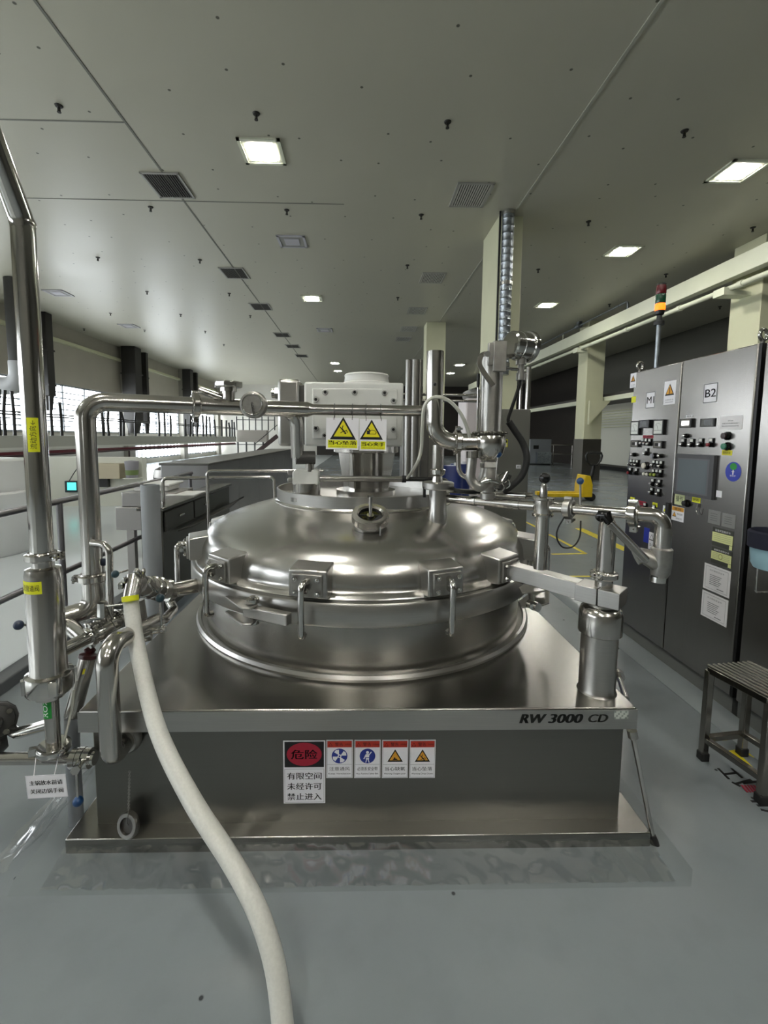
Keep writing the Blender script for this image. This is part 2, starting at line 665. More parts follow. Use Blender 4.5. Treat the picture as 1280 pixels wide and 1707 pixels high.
def window(y0, y1, z0, z1, n):
    global wn
    wn += 1
    f = MB()
    x0, x1 = XL-0.12, XL-0.04
    for y in [y0+0.03, y1-0.03]:
        f.box2((x0, y-0.03, z0), (x1, y+0.03, z1))
    for z in [z0+0.03, z1-0.03]:
        f.box2((x0, y0, z-0.03), (x1, y1, z+0.03))
    k = 0.22
    z = z0+k
    while z < z1-0.1 and z1 > 1.5:
        f.box2((x0+0.02, y0, z-0.02), (x1-0.02, y1, z+0.02))
        z += k
    for i in range(1, n):
        y = y0+(y1-y0)*i/n
        f.box2((x0, y-0.035, z0), (x1, y+0.035, z1))
    w = struct(f.build('window_%d' % wn, frame_m))
    MB().box2((XL-0.14, y0+0.03, z0+0.03), (XL-0.134, y1-0.03, z1-0.03)).build('window_pane', glass_m, w)
    ld = bpy.data.lights.new('daylight_portal', 'AREA')
    ld.shape = 'RECTANGLE'
    ld.size, ld.size_y = (z1-z0), (y1-y0)
    ld.cycles.is_portal = True
    lo = bpy.data.objects.new('daylight_portal', ld)
    COL.objects.link(lo)
    lo.location = (XL-0.25, (y0+y1)/2, (z0+z1)/2)
    lo.rotation_euler = (0, R(-90), 0)


for a, b in zip(piers, piers[1:]):
    window(a+0.4, b-0.4, WZ0, WZ1, 4)
for y in (23.5, 26.8, 30.5, 33.9):
    window(y, y+3.1, 0.25, 1.35, 6)

# ceiling seams
struct(MB().box2((-3.19, YF, CEIL-0.006), (-3.16, YB, CEIL)).build('trim_4', seam_m))
struct(MB().box2((2.86, YF, CEIL-0.012), (2.90, YB, CEIL)).build('trim_5', seamw_m))
for k, py in enumerate((201, 331)):
    p = at(90, py, Z=CEIL)
    struct(MB().box2((XL, p.y-0.012, CEIL-0.004), (-3.19 if k == 0 else -0.3, p.y+0.012, CEIL)).build('trim_%d' % (6+k), seam_m))

# columns
fcol = at(800, 560, Y=9.0)


def column(x0, x1, y0, y1, label, wrap=None):
    c = tag(MB().box2((x0, y0, 0), (x1, y1, CEIL)).build('column', column_paint, bevel=0.01), label, 'column', kind='structure')
    if wrap:
        MB().box2((x0-0.015, y0-0.015, 0), (x1+0.015, y1+0.015, wrap)).build('wrap', mat('column_cladding_steel', '8f8c86', 0.3, 1.0), c)
    return c


xa = at(828, 480, Y=9.0).x
column(xa, at(868, 480, Y=9.0).x, 9.0, 10.1, 'cream square column behind the vessel carrying a ribbed round duct', 1.5)
column(at(710, 600, Y=17).x, at(742, 600, Y=17).x, 17, 17.7, 'narrow cream column rising behind the short open steel pipe', 1.5)
column(at(974, 700, Y=16.5).x, at(1003, 700, Y=16.5).x, 16.5, 17.2, 'cream column with steel clad foot behind the pallet truck', 1.5)
column(8.25, 9.1, 9.5, 10.3, 'cream column standing behind the tall control cabinets', 1.5)

# ---------------------------------------------------------------- ceiling fittings
def ceiling_light(p, label, lit=True, s=0.62, grp=None):
    t = thing('ceiling_light', (p.x, p.y, CEIL), label, 'ceiling light', grp)
    f = MB()
    for sx, sy, w, d in ((-1, 0, 0.05, s), (1, 0, 0.05, s), (0, -1, s, 0.05), (0, 1, s, 0.05)):
        f.box((p.x+sx*(s/2-0.025), p.y+sy*(s/2-0.025), CEIL-0.012), (w, d, 0.024))
    f.build('frame', ivory if lit else unlit, t)
    k = s*(0.30 if lit else 0.26)
    if lit:
        MB().box((p.x, p.y, CEIL-0.010), (s-0.1, s-0.1, 0.012)).build('backing_plate', ivory, t)
    else:
        MB().box((p.x, p.y, CEIL-0.008), (s-0.1, s-0.1, 0.012)).build('backing_plate', mat('fitting_grey', '8d8c86', 0.5), t)
    MB().box((p.x, p.y, CEIL-0.020), (2*k, 2*k, 0.012)).build('diffuser', lampglass if lit else unlit, t)
    return t


for px, py, lab in ((437, 252, 'large glowing square ceiling light above the vessel beside the near black vent'),
                    (520, 497, 'glowing ceiling light straight above the white gearbox'),
                    (558, 605, 'small far glowing ceiling light low over the gearbox, upper of two'),
                    (1230, 285, 'large glowing ceiling light above the tall control cabinets'),
                    (1038, 418, 'glowing ceiling light above the stack light, beside the ivory beam'),
                    (911, 508, 'glowing ceiling light between the ducted column and the ivory beam'),
                    (766, 608, 'small far ceiling light between two columns, upper of the pair'),
                    (751, 622, 'small far ceiling light between two columns, lower of the pair'),
                    (940, 626, 'small far ceiling light by the steel clad column'),
                    (563, 618, 'tiny farthest ceiling light low over the gearbox, lower of two')):
    ceiling_light(at(px, py, Z=CEIL), lab, grp='square ceiling lights')
for x, y in ((-1.45, 0.8), (5.9, 0.6), (-7.0, 1.5), (-1.45, -2.2), (2.4, -2.6), (-1.45, -5.2), (2.4, -5.4)):
    ceiling_light(V((x, y, CEIL)), 'square ceiling light behind the photographer', grp='ceiling lights behind the photographer')
for px, py, lab in ((487, 402, 'unlit square ceiling fitting beyond the nearest glowing light'),
                    (97, 488, 'unlit square ceiling fitting above the dark window piers'),
                    (215, 543, 'flat pale ceiling fitting beyond the square one over the windows'),
                    (541, 550, 'unlit ceiling fitting above the white gearbox')):
    ceiling_light(at(px, py, Z=CEIL), lab, lit=False, s=0.6)


def ceiling_vent(p, label, dark, w=0.62, d=0.78, grp=None):
    t = thing('ceiling_vent', (p.x, p.y, CEIL), label, 'vent', grp)
    fm = mat('vent_frame_grey', '9d9b94', 0.5)
    f = MB()
    for sx, sy, ww, dd in ((-1, 0, 0.035, d), (1, 0, 0.035, d), (0, -1, w, 0.035), (0, 1, w, 0.035)):
        f.box((p.x+sx*(w/2-0.017), p.y+sy*(d/2-0.017), CEIL-0.010), (ww, dd, 0.02))
    f.build('frame', fm, t)
    MB().box((p.x, p.y, CEIL-0.002), (w-0.06, d-0.06, 0.003)).build('dark_backing', mat('vent_black', '121210', 0.8), t)
    s = MB()
    n = 14
    for i in range(n):
        x = p.x-w/2+0.05+(w-0.10)*i/(n-1)
        s.box((x, p.y, CEIL-0.012), (0.012 if dark else 0.022, d-0.06, 0.012))
    s.build('louvre', mat('vent_louvre_dark', '55524c', 0.5) if dark else mat('vent_louvre_pale', 'b5b3aa', 0.5), t)
    return t


near = ['nearest dark louvred ceiling vent on the seam', 'second dark ceiling vent along the seam',
        'third dark ceiling vent along the seam', 'fourth dark ceiling vent along the seam',
        'fifth dark ceiling vent along the seam', 'farthest dark ceiling vent along the seam']
for (px, py), lab in zip(((281, 309), (391, 455), (435, 511), (470, 558), (488, 577), (503, 593)), near):
    ceiling_vent(at(px, py, Z=CEIL), lab, True, grp='dark louvred vents on the ceiling seam')
for (px, py), lab in zip(((785, 325), (721, 463), (695, 518), (681, 548), (672, 565)),
                         ('nearest pale louvred ceiling vent over the vessel', 'second pale ceiling vent beyond it',
                          'third pale ceiling vent in its row', 'fourth small pale vent in its row', 'farthest pale vent in its row')):
    ceiling_vent(at(px, py, Z=CEIL), lab, False, grp='pale louvred ceiling vents')

spr_m = mat('sprinkler_dark', '26241f', 0.5, 0.3)


def sprinkler():
    t = thing('sprinkler_head', (0, 0, 0), 'small dark pendent fire sprinkler on the pale ceiling', 'sprinkler', 'ceiling sprinkler heads')
    MB().lathe([(0, 0), (0.05, 0), (0.042, -0.014), (0.014, -0.018), (0.0, -0.018)], (0, 0, 0), seg=16).build('escutcheon', spr_m, t)
    b = MB().cyl((0, 0, -0.02), (0, 0, -0.075), 0.010, seg=8)
    b.box((0.016, 0, -0.055), (0.005, 0.009, 0.05)).box((-0.016, 0, -0.055), (0.005, 0.009, 0.05))
    b.disc((0, 0, -0.082), (0, 0, 1), 0.025, 0, 0.006, 12)
    b.build('deflector', spr_m, t)
    return t


s0 = sprinkler()
for i, (px, py) in enumerate(((98, 176), (427, 189), (746, 203), (1141, 218), (251, 345), (478, 350), (702, 358), (981, 369), (1255, 379), (163, 429),
                              (333, 433), (245, 486), (382, 489), (184, 522), (301, 524), (417, 526), (140, 548), (241, 550), (342, 552), (373, 574),
                              (679, 442), (663, 496), (897, 449), (1110, 457), (1016, 507), (1200, 511))):
    p = at(px, py, Z=CEIL)
    if i == 0:
        s0.location = p
    else:
        dup(s0, p)

# ================================================================ the vessel
Y0 = 1.53                                    # front of the top skirt
bl, br = at(130, 1184, Y=Y0), at(1062, 1181, Y=Y0)
BX0, BX1, BZ = bl.x, br.x, (bl.z+br.z)/2
BY1 = 3.62
CY = 2.624
CX = at(605, 960, Y=CY).x
SK = 0.083                                   # skirt height
PF = 1.585                                   # front panel plane
vessel = thing('mixing_vessel', (CX, CY, 0), 'large round stainless steel mixing vessel with domed lid on a square steel base', 'mixing vessel')
LZ = 0.066
LY = 1.52
lx0, lx1 = at(108, 1405, Y=LY).x, at(1085, 1394, Y=LY).x
px0, px1 = at(158, 1290, Y=PF).x, at(1035, 1290, Y=PF).x
base = MB().box2((px0, PF, 0.03), (px1, BY1-0.08, BZ-0.01)).build('base_cabinet', panel_steel, vessel, bevel=0.004)
MB().box2((BX0, Y0, BZ-SK), (BX1, BY1, BZ)).build('deck', top_steel, vessel, bevel=0.006)
MB().box2((BX0-0.002, Y0-0.002, BZ-SK+0.004), (BX1+0.002, Y0+0.002, BZ-0.006)).build('skirt', brushed, vessel)
lipp = MB()
lipp.box2((lx0, LY, 0.004), (lx1, BY1+0.02, LZ))
lipp.build('base_flange', top_steel, vessel, bevel=0.004)


KR = 0.963


def zm(z):
    t = [(0, 0), (0.515, BZ), (0.765, 0.780), (0.85, 0.868), (1.121, 1.147), (1.2, 1.218), (9, 9.018)]
    for (a, b), (c, d) in zip(t, t[1:]):
        if z <= c:
            return b+(z-a)*(d-b)/(c-a)


def LT(prof, name, m, a0=0.0, seg=128, sharp=30):
    return MB().lathe([(r*KR, zm(z)) for r, z in prof], (CX, CY, 0), seg=seg).build(name, m, vessel, sharp=sharp)


LT([(0.955, .515), (0.958, .527), (0.950, .541), (0.935, .541), (0.928, .527), (0.905, .523)], 'foot_ring', brushed)
LT([(0.905, .515), (0.905, 0.76)], 'shell', wall_steel)
LT([(0.90, 0.752), (0.965, 0.752), (0.975, 0.758), (0.978, 0.765), (0.978, 0.838), (0.972, 0.848), (0.96, 0.853), (0.92, 0.853)], 'clamp_band', brushed)
dome = [(0.952, 0.850), (0.957, 0.857), (0.952, 0.866), (0.935, 0.871), (0.927, 0.878), (0.926, 0.895), (0.922, 0.925), (0.912, 0.952), (0.893, 0.980),
        (0.865, 1.005), (0.825, 1.028), (0.775, 1.048), (0.70, 1.071), (0.62, 1.093), (0.545, 1.113), (0.510, 1.121)]
LT(dome, 'domed_lid', dome_steel, sharp=50)
LT([(0.513, 1.112), (0.522, 1.122), (0.513, 1.130), (0.511, 1.134)], 'weld_seam', weld)
LT([(0.511, 1.115), (0.511, 1.197), (0.508, 1.200), (0.503, 1.200), (0.500, 1.197), (0.500, 1.150), (0, 1.150)], 'manway_collar', brushed)


def rad(phi, r, z, t=0.0):
    """point on the vessel: angle from the front, radius, height, sideways offset"""
    r, z = r*KR, zm(z)
    return V((CX+math.sin(phi)*r+math.cos(phi)*t, CY-math.cos(phi)*r+math.sin(phi)*t, z))


def bracket(deg, handle=True, flip=1):
    a = R(deg)
    o, u = V((math.sin(a), -math.cos(a), 0)), V((math.cos(a), math.sin(a), 0))
    M = Matrix((u, o, V((0, 0, 1)))).transposed()
    mb = MB()
    # wedge housing welded to the knuckle: top slopes back into the dome
    prof = [(0.985, 0.866), (0.985, 0.972), (0.90, 0.982), (0.82, 0.99), (0.82, 0.90), (0.90, 0.86)]
    w = 0.078
    A = [mb.bm.verts.new(rad(a, r, z, -w)) for r, z in prof]
    B = [mb.bm.verts.new(rad(a, r, z, w)) for r, z in prof]
    mb.face(A); mb.face(list(reversed(B)))
    for i in range(len(prof)):
        j = (i+1) % len(prof)
        mb.face([A[i], B[i], B[j], A[j]])
    b = mb.build('clamp_bracket', brushed, vessel, bevel=0.006)
    MB().box(rad(a, 0.990, 0.915), (0.122, 0.012, 0.090), M=M).build('bolt_plate', dull, b, bevel=0.003)
    for sx in (-0.045, 0.045):
        for z in (0.890, 0.942):
            MB().hexnut(rad(a, 1.0, z, sx), o, 0.010, 0, 0.009).ball(rad(a, 1.008, z, sx), 0.006, 8).build('bolt', polished, b)
    if handle:
        h = MB()
        h.pipe([rad(a, 0.99, 0.935, 0.005), rad(a, 1.045, 0.935, -0.005), rad(a, 1.045, 0.735, -0.005), rad(a, 1.015, 0.735, -0.005)], 0.0125, 0.03, 14)
        h.prism([(0.0, -0.03), (0.045, -0.03), (0.035, 0.022), (0.0, 0.022)], rad(a, 1.0, 0.925, 0.0), o, V((0, 0, 1)), 0.007)
        h.build('handle', polished, b)
        MB().hexnut(rad(a, 1.022, 0.906, 0.0), u, 0.012, -0.012, 0.012).build('pivot_bolt', polished, b)
    return b


for d in (-70, -41, -13.5, 19.5, 70, 105, 140, 175, -105, -140):
    bracket(d)
bracket(41, handle=False)
# band closures
for deg, s in ((-28, 1), (50, -1)):
    a = R(deg)
    c = MB()
    for z in (0.835, 0.775):
        c.prism([(-0.12, 0.965), (0.05, 0.985), (0.06, 1.035), (0.03, 1.05), (-0.02, 1.03), (-0.12, 0.985)] if s > 0 else
                [(-0.16, 1.0), (-0.08, 1.06), (-0.03, 1.075), (0.12, 1.03), (0.14, 0.965), (-0.10, 0.965)],
                rad(a, 0, z), V((math.cos(a), math.sin(a), 0)), V((math.sin(a), -math.cos(a), 0)), 0.008)
    clo = c.build('band_hinge', brushed, vessel, bevel=0.002)
    if s > 0:
        MB().cyl(rad(a, 1.028, 0.76, 0.03), rad(a, 1.028, 0.862, 0.03), 0.012, seg=14).disc(rad(a, 1.028, 0.838, 0.03), (0, 0, 1), 0.026, 0, 0.016, 18) \
            .disc(rad(a, 1.028, 0.757, 0.03), (0, 0, 1), 0.026, 0, 0.016, 18).build('hinge_pin', polished, clo)
        MB().bar(rad(a, 1.035, 0.805, 0.0), rad(a, 1.03, 0.805, 0.205), 0.036, 0.044).build('swing_bar', brushed, clo, bevel=0.004)
    else:
        MB().cyl(rad(a, 1.03, 0.795, -0.02), rad(a, 1.10, 0.795, -0.19), 0.013, seg=14).disc(rad(a, 1.09, 0.795, -0.165), (0.4, -0.9, 0), 0.019, -0.02, 0.03, 14) \
            .build('swing_bolt', polished, clo)
# sight port
sa = R(2.2)
sp_o = rad(sa, 0.635, 1.082)
sp_n = V((math.sin(sa)*0.42, -math.cos(sa)*0.42, 0.91)).normalized()
sp = MB().lathe([(0.072, -0.03), (0.072, 0.022), (0.078, 0.024), (0.078, 0.032), (0.055, 0.032)], sp_o, sp_n, 40).build('sight_port', brushed, vessel)
un = MB().lathe([(0.052, 0.060), (0.060, 0.068), (0.078, 0.068), (0.083, 0.062), (0.083, 0.032), (0.052, 0.032)], sp_o, sp_n, 40, close=True)
for k in range(4):
    u_, v_, n_ = frame(sp_n)
    d_ = u_*math.cos(PI/4+k*PI/2)+v_*math.sin(PI/4+k*PI/2)
    un.box(sp_o+sp_n*0.047+d_*0.083, (0.010, 0.016, 0.026), M=Matrix((d_, sp_n.cross(d_), sp_n)).transposed())
un.build('union_nut', satin, sp)
gl = MB().disc(sp_o, sp_n, 0.053, 0.045, 0.052).build('sight_glass', mat('dark_sight_glass', '0b0b0c', 0.05), sp)
MB().cyl(sp_o+sp_n*0.05, sp_o+sp_n*0.052+V((0, 0, 0.085)), 0.008, seg=12).box(sp_o+sp_n*0.05+V((0, 0, 0.088)), (0.026, 0.009, 0.010)).disc(sp_o+sp_n*0.05, sp_n, 0.016, 0, 0.008) \
    .build('wiper_handle', satin, sp)
MB().cyl(sp_o+V((0.04, -0.12, -0.02)), sp_o+V((0.04, -0.12, 0.02)), 0.003, seg=8).build('vent_pin', weld, sp)
# name on the skirt
uX, uZ, uY = V((1, 0, 0)), V((0, 0, 1)), V((0, -1, 0))
c = at(943, 1197, Y=Y0)
S = Sign((c.x, Y0-0.002, c.z), uX, uZ, 0.0004, 0.0004, panel_steel, 0.0002)
tx = mat('etched_lettering', '3a3a38', 0.45, 0.3)
tf = mat('faded_lettering', '6b6b66', 0.42, 0.5)
S.text('RW', -0.119, 0, 0.084, 0.034, tx, slant=0.28, bold=0.003)
S.text('3000', 0.0, 0, 0.116, 0.034, tx, slant=0.28, bold=0.003)
S.text('CD', 0.116, 0, 0.068, 0.030, tf, slant=0.28, bold=0.0022)
S.build('lettering', vessel, 'dark slanted etched model lettering')
c = at(1035, 1191, Y=Y0)
S = Sign((c.x, Y0-0.002, c.z), uX, uZ, 0.052, 0.030, mat('logo_mosaic_grey', '8b918b', 0.5), 0.0006)  # pixelated squares hiding the maker's logo, built as a small plate
for i in range(8):
    for j in range(4):
        if (i*7+j*5) % 3:
            S.rect(-0.026+i*0.0065, -0.015+j*0.0075, -0.0195+i*0.0065, -0.0075+j*0.0075, mat('logo_mosaic_pale', 'b9beb6', 0.5))
S.build('name_plate', vessel, 'small pale patch of mosaic squares over the logo')

# stickers on the base
def plate(x0, y0, x1, y1, Y, base=white):
    a, b = at(x0, y1, Y=Y), at(x1, y0, Y=Y)
    return Sign(((a.x+b.x)/2, Y, (a.z+b.z)/2), uX, uZ, b.x-a.x, b.z-a.z, base)


S = plate(473, 1234, 542, 1339, PF)
w, h = S.w, S.h
S.rect(-w*0.47, h*0.08, w*0.47, h*0.485, ink)
S.ell(0, h*0.285, w*0.42, h*0.185, darkred, 2)
S.text('危险', 0, h*0.285, w*0.62, h*0.15, ink, 3, bold=0.001)
S.border(-w*0.47, -h*0.48, w*0.47, h*0.05, 0.0008, ink)
for i, s in enumerate(('有限空间', '未经许可', '禁止进入')):
    S.text(s, 0, -h*(0.06+0.165*i), w*0.82, h*0.11, ink, 1, bold=0.0005)
S.build('danger_sticker', base, 'black, red and white danger notice sticker')
for i, (x0, zh, en, kind) in enumerate(((544, '注意通风', 'Keep Ventilation', 'fan'), (590.5, '必须系安全带', 'Must Fastened Safety Belt', 'belt'),
                                        (636.5, '当心缺氧', 'Warning Oxygen-poor', 'air'), (682, '当心坠落', 'Warning Drop Down', 'fall'))):
    S = plate(x0, 1233, x0+44, 1296.5, PF)
    w, h = S.w, S.h
    S.border(-w*0.47, -h*0.48, w*0.47, h*0.48, 0.0007, ink)
    S.rect(-w*0.46, h*0.31, w*0.46, h*0.475, red, 2)
    S.tri(-w*0.34, h*0.385, w*0.16, red, ink, 3)
    S.text('警告', -w*0.02, h*0.39, w*0.30, h*0.095, ink, 3)
    S.text('WARNING', w*0.32, h*0.39, w*0.24, h*0.04, ink, 3)
    S.line([(-w*0.46, -h*0.14), (w*0.46, -h*0.14)], 0.0006, ink)
    S.text(zh, 0, -h*0.255, w*0.78, h*0.10, ink)
    S.text(en, 0, -h*0.39, w*0.84, h*0.05, ink)
    cy = h*0.08
    if kind == 'fan':
        S.ell(0, cy, w*0.30, w*0.30, blueink)
        for k in range(4):
            t = k*PI/2+0.5
            S.poly([(math.cos(t+q)*w*r_, cy+math.sin(t+q)*w*r_) for q, r_ in ((0, 0.04), (-0.42, 0.26), (0, 0.28), (0.42, 0.26))], white, 2)
        S.ell(0, cy, w*0.07, w*0.07, white, 3)
        S.ell(0, cy, w*0.035, w*0.035, blueink, 4)
    elif kind == 'belt':
        S.ell(0, cy, w*0.30, w*0.30, blueink)
        S.ell(0, cy+w*0.15, w*0.055, w*0.06, white, 2)
        S.poly([(-w*0.07, cy+w*0.08), (w*0.07, cy+w*0.08), (w*0.06, cy-w*0.14), (-w*0.06, cy-w*0.14)], white, 2)
        S.line([(-w*0.06, cy+w*0.05), (-w*0.13, cy-w*0.10)], w*0.04, white, 2)
        S.line([(w*0.06, cy+w*0.05), (w*0.14, cy+w*0.16)], w*0.04, white, 2)
        S.line([(-w*0.03, cy-w*0.14), (-w*0.06, cy-w*0.25)], w*0.035, white, 2)
        S.line([(w*0.03, cy-w*0.14), (w*0.06, cy-w*0.25)], w*0.035, white, 2)
        S.line([(-w*0.06, cy-w*0.06), (w*0.06, cy-w*0.06)], w*0.03, blueink, 3)
    elif kind == 'air':
        S.tri(0, cy, w*0.60, orange)
        S.line([(-w*0.09, cy-w*0.15), (w*0.09, cy-w*0.15)], w*0.02, ink, 3)
        S.ell(-w*0.02, cy-w*0.08, w*0.03, w*0.03, ink, 3)
        S.line([(-w*0.05, cy-w*0.12), (w*0.05, cy-w*0.12)], w*0.04, ink, 3)
    else:
        S.tri(0, cy, w*0.60, orange)
        falling(S, 0, cy-w*0.06, w*0.42, ink)
    S.build('warning_sticker', base, 'small white sticker with red header, ' + {'fan': 'blue fan symbol', 'belt': 'blue safety harness symbol', 'air': 'yellow gas triangle', 'fall': 'yellow falling man triangle'}[kind])

# concrete pad the base is bedded on
pad = MB()
P = [(lx0-0.10, 1.38), (lx1+0.05, 1.38), (lx1+0.10, 1.44), (lx1+0.10, 3.75), (lx0-0.12, 3.75), (lx0-0.12, 1.44)]
T = [(lx0-0.01, 1.505), (lx1+0.01, 1.505), (lx1+0.02, 1.52), (lx1+0.02, 3.68), (lx0-0.02, 3.68), (lx0-0.02, 1.52)]
A = [pad.bm.verts.new((x, y, 0.0)) for x, y in P]
B = [pad.bm.verts.new((x, y, 0.012)) for x, y in T]
pad.face(B)
pad.face(list(reversed(A)))
for i in range(6):
    pad.face([A[i], A[(i+1) % 6], B[(i+1) % 6], B[i]])
struct(pad.build('trim_8', mat('wet_epoxy_pad', '787f82', 0.24, vary=0.05, scale=6, bump=0.06)))
# clear sealing film crumpled along the front
film_m = bpy.data.materials.new('clear_film')
film_m.use_nodes = True
nt = film_m.node_tree
nt.nodes.remove(nt.nodes['Principled BSDF'])
tr_, gl_, mx_ = nt.nodes.new('ShaderNodeBsdfTransparent'), nt.nodes.new('ShaderNodeBsdfGlossy'), nt.nodes.new('ShaderNodeMixShader')
gl_.inputs['Roughness'].default_value = 0.12
mx_.inputs[0].default_value = 0.22
nt.links.new(tr_.outputs[0], mx_.inputs[1])
nt.links.new(gl_.outputs[0], mx_.inputs[2])
nt.links.new(mx_.outputs[0], nt.nodes['Material Output'].inputs[0])


def film(name, grid, label):
    mb = MB()
    rows = [[mb.bm.verts.new(p) for p in row] for row in grid]
    for i in range(len(rows)-1):
        for j in range(len(rows[0])-1):
            mb.face([rows[i][j], rows[i][j+1], rows[i+1][j+1], rows[i+1][j]])
    return tag(mb.build(name, film_m, sharp=180), label, 'plastic film')


g = []
for i in range(8):
    row = []
    for j in range(121):
        f = i/7
        x = lx0+(lx1-lx0)*j/120
        row.append((x, LY-0.004-0.13*f, 0.030*(1-f)**2+0.010+0.007*random.random()+0.02*(1-f)*f))
    g.append(row)
film('plastic_film', g, 'clear crumpled plastic film taped along the front foot of the vessel base')
g = []
for i in range(14):
    row = []
    for j in range(40):
        f = i/13
        y = 1.50+2.0*j/39
        row.append((lx0-0.015-0.20*f-0.02*random.random(), y-0.1*f, 0.13*(1-f)**2+0.012+0.018*random.random()))
    g.append(row)
film('plastic_film', g, 'clear crumpled plastic film heaped beside the vessel base under the pipes')

# ================================================================ gearbox on the lid
GY = 2.42
def gz(py, px=590):
    return at(px, py, Y=GY).z
def gx(px, py=690):
    return at(px, py, Y=GY).x
gb = thing('agitator_gearbox', (CX, GY+0.2, zm(1.15)), 'pale grey bolted gearbox block standing over the centre of the domed lid', 'gearbox')
x0, x1, z0, z1 = gx(507), gx(672), gz(744), gz(637)
MB().box2((x0, GY, z0), (x1, GY+0.42, z1)).build('housing', paint_white, gb, bevel=0.012, seg=3)
cpl = MB().box2((gx(521), GY-0.012, gz(732)), (gx(662), GY+0.005, gz(648))).build('cover_plate', paint_white, gb, bevel=0.005)
for px, py in ((542, 654), (591, 654), (641, 655), (526.5, 666), (656, 668), (526.5, 714), (655.5, 716), (541, 726), (641, 728), (591, 727)):
    p = at(px, py, Y=GY-0.012)
    b = MB().lathe([(0, 0), (0.0155, 0), (0.0155, 0.006), (0.0125, 0.010), (0.0085, 0.010), (0.0085, 0.003), (0, 0.003)], (p.x, GY-0.012, p.z), (0, -1, 0), 20)
    b.build('bolt', mat('pale_bolt_steel', 'b9b9b6', 0.35, 0.4), cpl)
    MB().disc((p.x, GY-0.0150, p.z), (0, -1, 0), 0.0082, 0, 0.001, 6).build('bolt_socket', black, cpl)
cy_ = GY+0.2
cx_ = at(611, 628, Y=cy_).x
zc = z1
MB().lathe([(0.155, zc-0.002), (0.15, zc+0.012), (0.128, zc+0.02), (0.122, zc+0.05), (0.126, zc+0.058), (0.120, zc+0.066), (0, zc+0.068)], (cx_, cy_, 0), seg=48) \
    .build('cap', paint_white, gb)
MB().lathe([(0.0, z0+0.01), (0.185, z0+0.01), (0.185, z0-0.035), (0.17, z0-0.04), (0.0, z0-0.04)], (cx_, cy_, 0), seg=48).build('mounting_flange', satin, gb)
zf = zm(1.15)
MB().lathe([(0.10, z0-0.04), (0.10, zf+0.03), (0.17, zf+0.03), (0.17, zf)], (cx_, cy_, 0), seg=40).build('pedestal', satin, gb)
for k in range(4):
    a = PI/4+k*PI/2+0.35
    u = V((math.cos(a), math.sin(a), 0))
    MB().prism([(0.095, z0-0.04), (0.175, z0-0.04), (0.14, zf+0.03), (0.095, zf+0.03)], V((cx_, cy_, 0))-u.cross(V((0, 0, 1)))*0.006, u, (0, 0, 1), 0.012).build('rib', satin, gb)
# terminal box on the side of the gearbox
mt = thing('terminal_box', (gx(478), GY+0.15, z0), 'rounded steel terminal box bolted beside the pale grey gearbox', 'terminal box')
xa, xb = gx(459), gx(497)
MB().box2((xa, GY+0.06, gz(745)), (xb, GY+0.30, gz(630))).build('case', brushed, mt, bevel=0.02, seg=4)
MB().box2((xb-0.01, GY+0.08, gz(742)), (x0+0.01, GY+0.28, gz(640))).build('side_flange', mat('dark_cast_iron', '4b4a48', 0.5, 0.4), mt, bevel=0.006)
MB().cyl((xa+0.01, GY+0.18, gz(652)), (xa-0.05, GY+0.18, gz(652)), 0.026, seg=18).hexnut((xa-0.012, GY+0.18, gz(652)), (-1, 0, 0), 0.034, 0, 0.018).build('cable_gland', polished, mt)

# lid lifting block and bar on the collar
lb = thing('lid_hinge_block', at(510, 815, Y=2.34), 'chamfered steel block with a long bar lying across the lid collar', 'hinge block')
p = at(511, 795, Y=2.34)
MB().prism([(-0.066, -0.036), (0.066, -0.036), (0.066, 0.028), (0.050, 0.040), (-0.050, 0.040), (-0.066, 0.028)], p+V((0, -0.05, 0)), (1, 0, 0), (0, 0, 1), -0.10) \
    .build('block', paint_white, lb, bevel=0.006)
MB().lathe([(0.0, 0), (0.085, 0), (0.085, 0.02), (0.07, 0.028), (0.07, p.z-0.03-zf), (0.0, p.z-0.03-zf)], (p.x, p.y, zf), seg=36).build('base_flange', satin, lb)
q0, q1 = p+V((0.06, 0, -0.008)), at(672, 799, Y=2.34)
q1.z = q0.z
bar = MB().cyl(q0, q1, 0.0155, seg=18).build('bar', satin, lb)
MB().cyl(q1-V((0.006, 0, 0)), q1+V((0.014, 0, 0)), 0.0185, seg=18).build('end_cap', rubber, bar)
q2 = at(722, 797, Y=2.34)
q2.z = q0.z
MB().cyl(q1+V((0.012, 0, 0)), q2, 0.012, seg=14).build('bar_tip', black, lb)
for dz in (-0.02, 0.02):
    MB().box(p+V((-0.08, 0, dz+0.004)), (0.03, 0.03, 0.022)).build('hinge_lug', brushed, lb, bevel=0.003)

# ================================================================ crossover pipe (arch)
ar = thing('crossover_pipe', at(147, 1000, Y=1.85), 'polished steel pipe rising beside the vessel and arching over to the gearbox', 'pipe')
AR = 0.0375
A0, A1 = at(149, 962, Y=1.85), at(147, 669, Y=1.85)
A0.x = A1.x = (A0.x+A1.x)/2
A2 = at(402, 675, Y=2.15)
A2.z = A1.z
A1 = V((A0.x, A0.y, A1.z))
MB().pipe([A0, A1, A2], AR, 0.075, 28, 12).build('riser', satin, ar)
A3 = at(512, 676, Y=2.26)
A3.z = A2.z
A4 = at(706, 688, Y=2.26)
A4.z = A3.z-0.002
MB().tube([A2, A3], AR, 28).build('header', satin, ar)
d = (A4-A3).normalized()
MB().tube([A3, A3+d*0.03, A4], [AR, 0.0265, 0.0265], 28).build('reducer_tail', satin, ar)
d = (A2-A1).normalized()
pc = at(325, 669, Y=2.06)
t = (pc-A1).dot(d)
ferrule(ar, A1+d*t, d, AR, 0.014, 0.02, knob=(0, 0, -1), m=satin)
